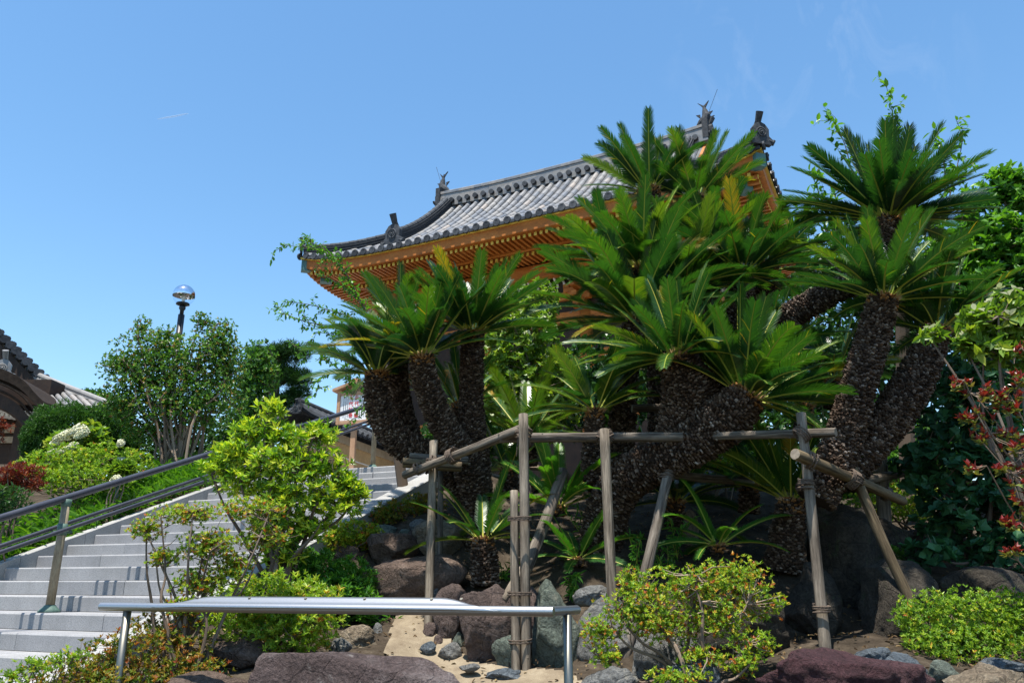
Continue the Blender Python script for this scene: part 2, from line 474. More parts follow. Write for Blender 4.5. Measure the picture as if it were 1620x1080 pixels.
M_ROPE = mix_mat("old_rope", [(0.3, (0.05, 0.038, 0.030)), (0.7, (0.17, 0.13, 0.10))], 90, 0.95, 0.1, bstr=0.6, bdist=0.006)
M_STEEL = mix_mat("brushed_steel", [(0.3, (0.36, 0.365, 0.37)), (0.7, (0.46, 0.465, 0.47))], 6, 0.40, 0.5, (1, 60, 60), 0.06, 0.002, metal=1.0)
M_STEEL_DARK = mix_mat("dull_steel", [(0.3, (0.15, 0.145, 0.12)), (0.7, (0.27, 0.255, 0.21))], 8, 0.42, 0.5, (30, 30, 1), 0.08, 0.002, metal=1.0)
M_VINYL = mix_mat("dark_rail_cover", [(0.3, (0.024, 0.026, 0.036)), (0.7, (0.048, 0.048, 0.060))], 3, 0.36, 0.5, bstr=0.0)
M_BRONZE = mix_mat("weathered_bronze", [(0.3, (0.16, 0.12, 0.075)), (0.5, (0.25, 0.20, 0.13)), (0.75, (0.30, 0.29, 0.21))], 6, 0.55, 0.4, (2, 2, 0.6), 0.1, 0.004, fine=40)
M_PATINA = mix_mat("green_patina", [(0.3, (0.035, 0.065, 0.055)), (0.7, (0.12, 0.20, 0.16))], 12, 0.6, 0.3)
M_TILE = tint_mat("round_roof_tile", [(0, (0.10, 0.11, 0.125)), (0.35, (0.16, 0.17, 0.185)), (0.7, (0.24, 0.23, 0.215)), (1.0, (0.31, 0.27, 0.235))], 0.45, 0.45, nscale=7, namt=0.22)
M_TILE_PAN = tint_mat("pan_roof_tile", [(0, (0.065, 0.07, 0.078)), (1, (0.12, 0.125, 0.132))], 0.6, 0.4, nscale=5)
M_TILE_DARK = tint_mat("dark_tile_end", [(0, (0.024, 0.028, 0.034)), (1, (0.070, 0.076, 0.084))], 0.8, 0.25, nscale=14, namt=0.4, bstr=0.4)
M_VERMIL = mix_mat("orange_painted_wood", [(0.25, (0.26, 0.085, 0.018)), (0.5, (0.45, 0.145, 0.022)), (0.78, (0.56, 0.24, 0.06))], 1.6, 0.6, 0.3, (0.6, 0.6, 2), 0.1, 0.01, fine=30)
M_OCHRE = mix_mat("yellow_painted_wood", [(0.3, (0.60, 0.40, 0.05)), (0.7, (0.75, 0.55, 0.12))], 5, 0.6, 0.3)
M_WHITE = mix_mat("white_plaster", [(0.3, (0.66, 0.64, 0.60)), (0.7, (0.80, 0.79, 0.76))], 3, 0.8, 0.2)
M_COPPER = mix_mat("verdigris_copper", [(0.3, (0.04, 0.11, 0.105)), (0.7, (0.10, 0.22, 0.20))], 8, 0.55, 0.4)
M_TANWALL = mix_mat("tan_plaster", [(0.3, (0.42, 0.28, 0.14)), (0.7, (0.53, 0.37, 0.20))], 2.2, 0.9, 0.1, (1, 1, 0.3), 0.15, 0.01, fine=60)
M_BEAM = mix_mat("weathered_beam", [(0.3, (0.30, 0.24, 0.17)), (0.7, (0.46, 0.38, 0.28))], 6, 0.8, 0.2)
M_BROWNWOOD = mix_mat("dark_brown_wood", [(0.3, (0.020, 0.011, 0.007)), (0.7, (0.050, 0.027, 0.015))], 5, 0.65, 0.3, fine=40)
M_BARKROOF = mix_mat("cypress_bark_thatch", [(0.3, (0.016, 0.012, 0.009)), (0.7, (0.045, 0.032, 0.024))], 9, 0.9, 0.15, (1, 6, 1), 0.4, 0.02, fine=60)
M_SIGNWOOD = mix_mat("pinkish_sign_wood", [(0.3, (0.36, 0.20, 0.115)), (0.7, (0.50, 0.31, 0.19))], 8, 0.7, 0.2)
M_PAPER = mix_mat("white_sign_board", [(0.3, (0.72, 0.73, 0.74)), (0.7, (0.80, 0.80, 0.80))], 3, 0.6, 0.3, bstr=0)
def flat_mat(name, col, rough=0.6, metal=0.0, spec=0.4):
    m, nt, b, out = new_mat(name)
    n = noise_tex(nt, coords(nt), 20, 3)
    c = ramp(nt, n, [(0.3, tuple(x * 0.85 for x in col)), (0.7, tuple(min(1, x * 1.1) for x in col))])
    nt.links.new(c.outputs[0], b.inputs["Base Color"])
    b.inputs["Roughness"].default_value = rough
    b.inputs["Metallic"].default_value = metal
    b.inputs["Specular IOR Level"].default_value = spec
    return m
M_REDINK = flat_mat("red_lettering", (0.62, 0.03, 0.025))
M_BLACKINK = flat_mat("black_lettering", (0.03, 0.03, 0.035))
M_BLACKPOLE = flat_mat("black_lamp_pole", (0.022, 0.024, 0.028), 0.4)
M_CHROME = flat_mat("mirrored_glass", (0.85, 0.87, 0.9), 0.03, 1.0)
M_BULB = flat_mat("white_lamp_bulb", (0.82, 0.82, 0.80), 0.4)
m, nt, b, out = new_mat("clear_glass")
b.inputs["Base Color"].default_value = (0.95, 0.97, 1, 1)
b.inputs["Roughness"].default_value = 0.02
b.inputs["Transmission Weight"].default_value = 1.0
b.inputs["IOR"].default_value = 1.02
M_GLASS = m
m, nt, b, out = new_mat("ice_trail")
b.inputs["Base Color"].default_value = (0.9, 0.92, 0.95, 1)
b.inputs["Roughness"].default_value = 1
b.inputs["Alpha"].default_value = 0.2
M_TRAIL = m

# ------------------------------------------------------------------ stair geometry (shared by the ground)
AZ = R(23)
S3 = np.array([math.sin(AZ), math.cos(AZ), 0]); L3 = np.array([math.cos(AZ), -math.sin(AZ), 0])
Z3 = np.array([0, 0, 1.0])
P0 = at(50, 969, 7.0)
TREAD, RISE = 0.345, 0.13
K0, K1 = -5, 14
M_LEFT, M_RIGHT = -1.87, 1.43
def st(k, mm, dz=0):
    """k steps along the flight (nose line), mm metres to its right"""
    return P0 + k * (TREAD * S3 + RISE * Z3) + mm * L3 + dz * Z3
Z_TOP = P0[2] + K1 * RISE

# ------------------------------------------------------------------ the ground
# u0, v0, u1, v1 (the outline seen from the path), distance, stone, label, seed ...
ROCKS = [
 (396, 1034, 748, 1180, 5.25, "slab", "long purplish slab with a flat front face at the bottom edge, below the steel rail", 3, 9, 0.40, 0.0, 2.6, 0.12),
 (590, 878, 742, 975, 7.35, "brown", "largest brown boulder with a flat rounded top, beside the thin grey post", 5, 7, 0.8, 0.02, 1.3, 0.10),
 (578, 842, 662, 900, 7.90, "brown", "domed brown boulder resting just above the largest brown boulder", 8, 5, 0.9, 0.0, 1.1, 0.10),
 (652, 820, 740, 885, 8.00, "tan", "reddish tan boulder behind the thin grey post", 12, 8, 0.8, 0.1, 1.2, 0.14),
 (516, 862, 578, 905, 7.90, "brown", "low grey brown rounded rock peeking over the green shrub by the stairs", 15, 5, 0.8),
 (592, 829, 628, 852, 8.40, "green", "small pale greenish stone between the two clipped azaleas", 18, 5, 0.9),
 (628, 836, 652, 853, 8.30, "green", "tiny flat greenish stone right of the pale greenish one", 19, 5, 0.9),
 (648, 820, 678, 842, 8.30, "grey", "small light stone topmost beside the thin post", 22, 6, 0.9),
 (640, 838, 668, 868, 8.10, "purple", "small upright purple brown stone wedged between domed and tan boulders", 23, 6, 0.9),
 (684, 924, 748, 1010, 6.9, "purple", "upright purple brown stone, leftmost of the standing row behind the rail", 25, 6, 0.75, 0.0, 1.3, 0.12),
 (676, 930, 700, 975, 7.15, "grey", "slim pale stone behind the leftmost standing stone", 26, 6, 0.7),
 (726, 926, 812, 1058, 6.5, "purple", "big pitted purple brown standing stone left of the paired posts", 28, 7, 0.7, 0.02, 1.4, 0.13),
 (838, 918, 926, 1095, 6.45, "green", "tall greenish mottled standing stone behind the right rail post", 31, 9, 0.7, 0.03, 1.4, 0.13),
 (822, 930, 852, 1085, 6.62, "purple", "narrow dark stone squeezed beside the paired posts", 32, 6, 0.7, 0.0, 1.2),
 (906, 926, 966, 962, 6.5, "grey", "light striped stone capping the dark boulder right of the green stone", 34, 6, 0.9, 0.1, 1.0, 0.12),
 (902, 942, 1010, 1090, 6.4, "grey", "broad grey boulder behind the flowering azalea, under the striped cap stone", 36, 8, 0.7, 0.0, 1.3, 0.12),
 (778, 1006, 828, 1060, 6.25, "green", "pale green angular stone at the foot of the paired posts", 38, 10, 0.9, 0.2, 1.0, 0.15),
 (692, 1016, 732, 1052, 6.55, "grey", "round grey stone in the sand before the standing row", 40, 6, 0.9),
 (668, 984, 692, 1022, 6.85, "purple", "small purplish stone on the sand, upper of two", 42, 6, 0.9),
 (686, 1004, 702, 1030, 6.75, "purple", "tiny purplish stone on the sand, lower of two", 43, 6, 0.9),
 (664, 1014, 690, 1034, 6.6, "blue", "small flat bluish stone in the sand left of the round grey one", 44, 6, 0.9),
 (648, 988, 674, 1011, 7.3, "tan", "sandy tan stone at the end of the path bend", 45, 6, 0.9),
 (716, 1000, 736, 1034, 6.75, "green", "small greenish stone between the purple standing stones", 46, 6, 0.9),
 (532, 988, 598, 1032, 6.6, "tan", "tan and grey rounded rock left of the sand path", 48, 7, 0.9, 0.0, 1.2),
 (518, 1008, 556, 1034, 6.3, "grey", "small pale grey stone leaning on the tan rock by the path", 50, 7, 0.9, 0.3),
 (588, 985, 606, 1018, 6.9, "grey", "narrow grey stone tucked behind the tan rock by the path", 51, 6, 0.9),
 (560, 960, 606, 1000, 7.3, "dark", "dark shaded stone under the fresh green shrub", 52, 6, 0.9),
 (726, 1049, 760, 1064, 6.1, "grey", "flat light grey stone lying on the sand", 53, 6, 0.9),
 (766, 1056, 832, 1080, 6.1, "blue", "flat bluish stone at the base of the standing stones", 54, 6, 0.9),
 (905, 1056, 1012, 1120, 5.35, "grey", "pale grey green rock at the bottom edge right of the rail post", 56, 8, 0.8, 0.1),
 (1000, 985, 1110, 1100, 5.95, "grey", "grey rock seen through the stems of the azalea bush", 58, 8, 0.7, 0.0, 1.2),
 (1060, 1040, 1140, 1100, 5.45, "blue", "light bluish rock low under the azalea bush", 59, 8, 0.8),
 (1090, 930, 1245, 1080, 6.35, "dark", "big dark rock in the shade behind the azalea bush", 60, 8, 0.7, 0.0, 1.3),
 (1195, 1030, 1480, 1150, 4.75, "red", "dark red boulder filling the bottom edge right of the azalea bush", 63, 14, 0.6, -0.06, 1.2, 0.20),
 (1342, 1024, 1420, 1056, 5.35, "blue", "dappled grey stone behind the dark red boulder", 65, 7, 0.8),
 (1386, 1033, 1474, 1082, 5.0, "blue", "blue grey faceted stone right of the dark red boulder", 67, 10, 0.8, -0.1),
 (1466, 1044, 1520, 1090, 4.95, "green", "greenish grey rounded stone at the bottom between blue and tan stones", 69, 7, 0.8),
 (1494, 1050, 1660, 1130, 4.8, "tan", "tan and grey boulder in the bottom right corner", 71, 9, 0.7, 0.0, 1.2),
 (1544, 1040, 1640, 1066, 5.15, "blue", "flat bluish stone behind the corner boulder", 72, 7, 0.8),
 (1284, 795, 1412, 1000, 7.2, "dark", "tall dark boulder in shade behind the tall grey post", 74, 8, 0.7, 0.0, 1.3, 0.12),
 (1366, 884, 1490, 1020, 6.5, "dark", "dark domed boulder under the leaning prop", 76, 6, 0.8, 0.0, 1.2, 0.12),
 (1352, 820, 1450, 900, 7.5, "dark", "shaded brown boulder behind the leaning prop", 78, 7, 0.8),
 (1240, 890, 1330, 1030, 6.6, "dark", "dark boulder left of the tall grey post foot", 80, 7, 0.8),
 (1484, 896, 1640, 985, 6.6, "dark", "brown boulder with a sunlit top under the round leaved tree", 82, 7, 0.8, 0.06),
 (1432, 824, 1530, 880, 8.0, "brown", "low brown rock below the yellow green shrubs on the right", 84, 7, 0.8),
 (1366, 826, 1400, 846, 7.9, "grey", "small grey stone above the shaded brown boulder", 86, 7, 0.8),
 (1078, 806, 1108, 880, 7.9, "tan", "upright tan block stone in the shade beside the young cycad", 88, 9, 0.8, 0.0, 1.8, 0.06),
 (1060, 742, 1160, 790, 9.3, "grey", "pale stone glimpsed in the dark under the bulging trunk", 90, 7, 0.8),
 (330, 1006, 425, 1062, 5.9, "brown", "dark brown rock under the sunny azalea by the stairs", 92, 7, 0.8),
 (235, 1062, 405, 1120, 5.25, "brown", "dull brown rock at the bottom edge below the leggy shrub", 94, 7, 0.8),
 (420, 1040, 480, 1075, 5.6, "purple", "small purplish rock at the left end of the long slab", 96, 7, 0.8),
]
CTRL = [(640, 985, 8.0), (720, 1062, 6.3), (870, 1075, 6.0), (440, 905, 7.0), (290, 1065, 5.5), (180, 1090, 5.3), (570, 860, 8.1),
        (660, 800, 8.6), (765, 915, 7.3), (755, 845, 8.0), (960, 850, 7.5), (1030, 930, 6.6), (1135, 868, 7.0), (1245, 890, 7.2),
        (1300, 1022, 6.0), (1450, 950, 6.6), (1560, 1060, 5.5), (1600, 910, 8), (1400, 840, 9), (1440, 780, 11), (900, 900, 7.2),
        (560, 1075, 5.4), (1000, 1085, 5.3), (810, 800, 10), (1000, 780, 10), (1200, 780, 10), (600, 955, 7.4), (430, 1040, 6.0),
        (1320, 1075, 5.0), (1100, 1060, 5.8)]
CTRL += [((r_[0] + r_[2]) / 2, r_[3] - 0.12 * (r_[3] - r_[1]), r_[4]) for r_ in ROCKS if r_[2] - r_[0] > 30]
CP = np.array([at(*c) for c in CTRL])
EXTRA = np.array([[-3, 4.3, 0.5], [0, 4.2, 0.5], [3, 4.2, 0.55], [6, 4.4, 0.7], [-6, 12, 3.0], [-9, 12, 3.0], [-4, 16, 3.2], [0, 15, 3.2],
                  [6, 15, 3.0], [10, 10, 2.4], [12, 16, 3.2], [0, 24, 3.2], [-14, 20, 3.2], [-8, 20, 3.2]])
def base_z(x, y):
    q = (x - P0[0]) * S3[0] + (y - P0[1]) * S3[1]
    return np.clip(P0[2] + q / TREAD * RISE, 0.45, Z_TOP)
ALL = np.vstack([CP, EXTRA])
RES = ALL[:, 2] - base_z(ALL[:, 0], ALL[:, 1])
def ground_z(x, y):
    x = np.atleast_1d(np.asarray(x, float)); y = np.atleast_1d(np.asarray(y, float))
    d2 = (x[:, None] - ALL[None, :, 0]) ** 2 + (y[:, None] - ALL[None, :, 1]) ** 2
    w = 1 / (d2 + 0.04) ** 1.6
    far = 1 / 9.0 ** 3.2
    z = base_z(x, y) + (w * RES).sum(1) / (w.sum(1) + far)
    qx, qy = x - P0[0], y - P0[1]
    k = (qx * S3[0] + qy * S3[1]) / TREAD
    mm = qx * L3[0] + qy * L3[1]
    nose = P0[2] + k * RISE
    left = np.clip((-1.9 - mm) / 0.6, 0, 1)          # the planted bank on the left follows the flight
    inleft = (mm < -1.9) & (k > K0 - 2) & (k < K1 + 2) & (mm > -6)
    z = np.where(inleft, (1 - left * 0.5) * (np.minimum(nose, Z_TOP) + 0.02) + left * 0.5 * z, z)
    ins = (mm > M_LEFT - 0.12) & (mm < M_RIGHT + 0.3) & (k > K0 - 1) & (k < K1 + 0.6)
    z = np.where(ins, np.minimum(z, nose - 0.32), z)
    right = (mm >= M_RIGHT + 0.3) & (mm < M_RIGHT + 0.9) & (k > K0 - 1) & (k < K1 + 3)
    wr = np.clip(1 - (mm - M_RIGHT - 0.3) / 0.6, 0, 1) ** 0.6
    z = np.where(right, wr * (np.minimum(nose, Z_TOP) - 0.12) + (1 - wr) * z, z)
    return z

def gz(x, y):
    return float(ground_z(x, y)[0])

def axis_grid(lo, hi, step, reach):
    a = list(np.arange(lo, hi + 1e-6, step))
    s, p = step, hi
    right = []
    while p < reach:
        s *= 1.5; p += s; right.append(p)
    s, p = step, lo
    left = []
    while p > -reach:
        s *= 1.5; p -= s; left.append(p)
    return np.array(left[::-1] + a + right)
gx = axis_grid(-9, 9, 0.13, 600); gy = axis_grid(3, 17, 0.13, 600)
X, Y = np.meshgrid(gx, gy)
Zg = np.concatenate([ground_z(r, yy) for r, yy in zip(X, Y)])
near = (np.abs(X.ravel()) < 10) & (Y.ravel() < 18) & (Y.ravel() > 3)
Zg = Zg + np.where(near, np.array([noise.noise(Vector((a * 2.2, c * 2.2, 0))) * 0.03 + noise.noise(Vector((a * 7, c * 7, 3))) * 0.012 if n_ else 0 for a, c, n_ in zip(X.ravel(), Y.ravel(), near)]), 0)
nx = len(gx)
ii, jj = np.meshgrid(np.arange(len(gy) - 1), np.arange(nx - 1), indexing='ij')
b0 = (ii * nx + jj).ravel()
mb = MB()
mb.add(np.stack([X.ravel(), Y.ravel(), Zg], 1), np.stack([b0, b0 + 1, b0 + nx + 1, b0 + nx], 1))
tag(mb.build("ground", M_SOIL, smooth=True), None, None, None, "structure")

# sand path: a patch of the same surface, a few millimetres higher
def patch(name, poly, mat, dz=0.02, step=0.03):
    pl = np.array([at(*p)[:2] for p in poly])
    x0, y0 = pl.min(0); x1, y1 = pl.max(0)
    xs = np.arange(x0, x1, step); ys = np.arange(y0, y1, step)
    XX, YY = np.meshgrid(xs, ys)
    ins = np.zeros(XX.shape, bool)
    n = len(pl)
    for i in range(n):
        (xa, ya), (xb, yb) = pl[i], pl[(i + 1) % n]
        c = ((ya > YY) != (yb > YY)) & (XX < (xb - xa) * (YY - ya) / (yb - ya + 1e-12) + xa)
        ins ^= c
    zz = ground_z(XX.ravel(), YY.ravel()) + dz + np.array([noise.noise(Vector((a * 5, c * 5, 9))) * 0.012 + noise.noise(Vector((a * 2.2, c * 2.2, 0))) * 0.03 for a, c in zip(XX.ravel(), YY.ravel())])
    w = len(xs)
    q = [(i * w + j, i * w + j + 1, (i + 1) * w + j + 1, (i + 1) * w + j) for i in range(len(ys) - 1) for j in range(w - 1) if ins[i, j]]
    m_ = MB(); m_.add(np.stack([XX.ravel(), YY.ravel(), zz], 1), q)
    return tag(m_.build(name, mat, smooth=True), None, None, None, "structure")
patch("sand_path", [(590, 1062, 5.6), (628, 972, 7.8), (662, 974, 7.8), (680, 1015, 7.0), (760, 1062, 6.3), (900, 1075, 6.0), (960, 1100, 5.4), (600, 1110, 5.0), (500, 1090, 5.3)], M_SAND)

# pale paved court in front of the temple, on the upper terrace
mb = MB()
n_ = 24
cx = np.linspace(-16, 16, n_); cy = np.linspace(13.2, 60, n_)
XX, YY = np.meshgrid(cx, cy)
mb.add(np.stack([XX.ravel(), YY.ravel(), np.full(n_ * n_, Z_TOP + 0.03)], 1), [(i * n_ + j, i * n_ + j + 1, (i + 1) * n_ + j + 1, (i + 1) * n_ + j) for i in range(n_ - 1) for j in range(n_ - 1)])
tag(mb.build("temple_court", M_GRANITE_PALE), None, None, None, "structure")

# ------------------------------------------------------------------ stairs
rng = np.random.default_rng(4)
stair = thing("stone_staircase", st(K0, 0), "grey granite steps climbing past the garden, with pale sloping kerbs", "staircase")
for k in range(K0, K1 + 1):
    n = MB()
    depth = TREAD + 0.02 if k < K1 else 3.2
    cuts = [M_LEFT + 0.003]
    p = M_LEFT + rng.uniform(0.5, 1.3)
    while p < M_RIGHT - 0.4:
        cuts.append(p); p += rng.uniform(0.9, 1.5)
    cuts.append(M_RIGHT - 0.003)
    for a, c in zip(cuts[:-1], cuts[1:]):
        a += 0.003; c -= 0.003
        j = rng.normal(0, 0.0015)
        prof = [(0.0, -RISE + 0.004), (0.0, -0.012), (0.010, 0.0), (depth, 0.0), (depth, -RISE + 0.004)]
        v = []
        for mm in (a, c):
            for d, z in prof:
                v.append(P0 + k * (TREAD * S3 + RISE * Z3) + (d + j) * S3 + (z) * Z3 + mm * L3)
        q = [(i, i + 5, i + 6, i + 1) for i in range(4)] + [(4, 9, 5, 0)]
        n.add(v, q + [(1, 2, 3, 4), (9, 8, 7, 6)], [(0, 1, 4), (5, 9, 6)], tint=rng.uniform(0, 1))
    n.build("step", M_GRANITE, stair)
core = MB()
pts = []
for mm in (M_LEFT + 0.01, M_RIGHT - 0.01):
    pts += [st(K0, mm, -1.2), st(K0, mm, -0.16), st(K1, mm, -0.16), st(K1, mm, -3.6)]
core.add(pts, [(0, 1, 5, 4), (1, 2, 6, 5), (0, 4, 7, 3), (0, 3, 2, 1), (4, 5, 6, 7), (2, 3, 7, 6)])
core.build("mortar_bed", M_GAP, stair)
def kerb(m0, m1, top, low, segs, mat):
    """a sloping line of kerb stones between m0 and m1"""
    n = MB()
    kk = np.linspace(K0 - 0.3, K1 + 0.4, segs + 1)
    for a, c in zip(kk[:-1], kk[1:]):
        a += 0.008; c -= 0.008
        v = [st(k_, mm, z) for k_ in (a, c) for mm, z in ((m0, low), (m0, top - 0.008), (m0 + 0.008, top), (m1 - 0.008, top), (m1, top - 0.008), (m1, low))]
        q = [(i, i + 6, i + 7, i + 1) for i in range(5)] + [(0, 1, 4, 5), (1, 2, 3, 4), (11, 10, 7, 6), (10, 9, 8, 7)]
        n.add(v, q)
    return n.build("kerb", mat, stair)
kerb(M_LEFT - 0.13, M_LEFT, 0.065, -0.55, 9, M_GRANITE_PALE)
kerb(M_RIGHT, M_RIGHT + 0.27, 0.05, -0.10, 7, M_GRANITE_PALE)
core = MB()
pts = []
for mm in (M_RIGHT, M_RIGHT + 0.25):
    pts += [st(K0, mm, -1.0), st(K0, mm, -0.103), st(K1 + 0.3, mm, -0.103), st(K1 + 0.3, mm, -3.6)]
core.add(pts, [(0, 1, 5, 4), (1, 2, 6, 5), (0, 4, 7, 3), (0, 3, 2, 1), (4, 5, 6, 7), (2, 3, 7, 6)])
core.build("side_wall", M_BROWNSTONE, stair)

# handrail in the middle of the flight
HR = 0.90
hand = thing("stair_handrail", st(0.4, 0, 0.0), "dark triple handrail on bronze posts running up the middle of the granite steps", "handrail")
n = MB(); n.tube([st(k, 0.0, HR) for k in np.linspace(K0 - 1, K1 + 2.0, 12)], 0.031, 14); n.build("top_rail", M_VINYL, hand, smooth=True)
for side in (-1, 1):
    n = MB(); n.tube([st(k, side * 0.115, HR - 0.26) for k in np.linspace(K0 - 1, K1 + 1.6, 12)], 0.018, 12); n.build("lower_rail", M_VINYL, hand, smooth=True)
for k in (0, 13.6, -9 + 4.2):
    b0 = st(k, 0.0); b0 = P0 + math.floor(k + 1e-6) * (TREAD * S3 + RISE * Z3) + ((k - math.floor(k)) * TREAD * 0.4 + 0.16) * S3
    if k == 13.6: b0 = st(K1, 0.02) + 0.18 * S3
    top = b0.copy(); kk = np.dot(b0 - P0, S3) / TREAD
    top[2] = P0[2] + kk * RISE + HR - 0.03
    n = MB(); n.tube([b0 + 0.03 * Z3, b0 + 0.5 * Z3, top], [0.036, 0.036, 0.034], 14); ps = n.build("post", M_BRONZE, hand, smooth=True)
    n = MB(); n.tube([b0, b0 + 0.012 * Z3, b0 + 0.035 * Z3, b0 + 0.06 * Z3], [0.088, 0.088, 0.062, 0.040], 18); n.build("base_flange", M_PATINA, ps, smooth=True)
    n = MB()
    c = top - 0.245 * Z3
    n.tube([c - 0.05 * Z3, c + 0.05 * Z3], 0.042, 12)
    n.tube([c - 0.115 * L3 - 0.02 * Z3, c + 0.115 * L3 - 0.02 * Z3], 0.014, 8)
    n.build("bracket", M_PATINA, ps, smooth=True)
    n = MB(); n.tube([top - 0.05 * Z3, top + 0.015 * Z3], [0.036, 0.045], 12); n.build("collar", M_PATINA, ps, smooth=True)

# ------------------------------------------------------------------ steel rail in the foreground
ra = at(160, 959, 5.25); rb = at(876, 967, 4.35)
ra[2] = rb[2] = (ra[2] + rb[2]) / 2
rc = at(913, 966, 4.62); rc[2] = rb[2]
rail = thing("steel_rail", at(893, 1150, 4.45), "low polished steel rail with a bent top plate across the foreground", "rail")
n = MB(); n.tube([ra, rb], 0.0255, 24); n.build("front_pipe", M_STEEL, rail, smooth=False)
pd = nrm(rb - ra)
n = MB(); n.tube([rb - pd * 0.02 + np.array([0.0, 0.03, 0]), rc], 0.0245, 24); n.build("corner_pipe", M_STEEL, rail)
pb = (rb + rc) / 2; pb = pb + np.array([0.01, 0.03, 0])
n = MB(); n.tube([pb - Z3 * 0.02, pb - Z3 * 1.0], 0.0245, 24); n.build("post", M_STEEL_DARK, rail, smooth=True)
pl_ = at(202, 963, 5.2); pl_[2] = ra[2]
n = MB(); n.tube([pl_ - Z3 * 0.02, pl_ - Z3 * 1.0], 0.0245, 24); n.build("post", M_STEEL_DARK, rail, smooth=True)
n = MB()
back = nrm(np.cross(Z3, pd))               # pointing away from the viewer
if back[1] < 0: back = -back
Ltot = np.linalg.norm(rb - ra)
NS = 60
def plate_w(t):
    a = np.clip((t - 0.14) / 0.13, 0, 1); c = np.clip((0.905 - t) / 0.13, 0, 1)
    s_ = lambda q: q * q * (3 - 2 * q)
    return s_(a) * s_(c)
prof_n = 8
vv = []
for i in range(NS + 1):
    t = 0.14 + (0.905 - 0.14) * i / NS
    c = ra + pd * Ltot * t
    w = plate_w(t)
    for j in range(prof_n + 1):
        q = j / prof_n * max(w, 0.03)
        # leaves the front of the pipe, goes over its top and on up and backwards
        arc = 0.0285 * math.pi * 0.5
        L_ = q * 0.105
        if L_ < arc:
            a = math.pi + L_ / 0.0285
            off = back * (math.cos(a) * 0.0285) + Z3 * (-math.sin(a) * 0.0285)
        else:
            e = L_ - arc
            off = Z3 * 0.0285 + back * e * 0.80 + Z3 * (e * 0.60)
        vv.append(c + off)
qd = [(i * (prof_n + 1) + j, i * (prof_n + 1) + j + 1, (i + 1) * (prof_n + 1) + j + 1, (i + 1) * (prof_n + 1) + j) for i in range(NS) for j in range(prof_n)]
n.add(vv, qd)
pl = n.build("top_plate", M_STEEL, rail, smooth=True)
sm = pl.modifiers.new("thickness", 'SOLIDIFY'); sm.thickness = 0.003; sm.offset = 1
for t in (0.235, 0.36, 0.49, 0.62, 0.76, 0.82):
    c = ra + pd * Ltot * t + Z3 * 0.0285 + (back * 0.8 + Z3 * 0.6) * 0.045
    nv = nrm(np.cross(pd, back * 0.8 + Z3 * 0.6)); nv = nv if nv[2] > 0 else -nv
    n = MB(); n.disc(c + nv * 0.004, nv, 0.0085, 0.004, 12); n.build("bolt", M_STEEL_DARK, rail)

# ------------------------------------------------------------------ the temple hall
HA = R(27.9)
HS = np.array([math.sin(HA), math.cos(HA), 0]); HL = np.array([math.cos(HA), -math.sin(HA), 0])
HX, HD, HB = 6.5, 4.2, 2.15                   # half eave length, depth to the ridge, depth of the hip
HG = HX - HB                                 # half length of the upper roof
HH = 3.25
HO = np.array([-0.37, 18.2, 10.08])
def hw(x, y, z):
    return HO + x * HL + y * HS + z * Z3
def lift_f(x, lim):
    return 0.42 * np.clip(abs(x) / lim, 0, 1.03) ** 5
def zr(d, x, lim=HX):
    v = np.clip(d / HD, -0.05, 1)
    return HH * (0.58 * v + 0.42 * v * v) + lift_f(x, lim) * (1 - np.clip(v, 0, 1)) ** 3
hall = thing("temple_hall", [HO[0] + 2.0, HO[1] + 3.5, Z_TOP], "orange painted temple hall with a curved grey tiled roof, rising behind the cycads", "temple")
rng = np.random.default_rng(11)
roof = MB()
# front and back slopes
for back_ in (0, 1):
    xs = np.linspace(-HX, HX, 61)
    ds = np.linspace(0, HD, 15)
    V = []
    for d in ds:
        lim = HX - d if d <= HB else HG
        for x in np.linspace(-lim, lim, 61):
            y = d if not back_ else 2 * HD - d
            V.append(hw(x, y, zr(d, x, max(HX - d, HG))))
    q = [(i * 61 + j, i * 61 + j + 1, (i + 1) * 61 + j + 1, (i + 1) * 61 + j) for i in range(14) for j in range(60)]
    roof.add(V, q, None, 0.3)
for sgn in (-1, 1):
    V = []
    for d in np.linspace(0, HB, 8):
        for y in np.linspace(-(HD - d), HD - d, 41):
            V.append(hw(sgn * (HX - d), HD + y, zr(d, y, HD - d)))
    q = [(i * 41 + j, i * 41 + j + 1, (i + 1) * 41 + j + 1, (i + 1) * 41 + j) for i in range(7) for j in range(40)]
    roof.add(V, q, None, 0.3)
rf = roof.build("roof", M_TILE_PAN, hall)
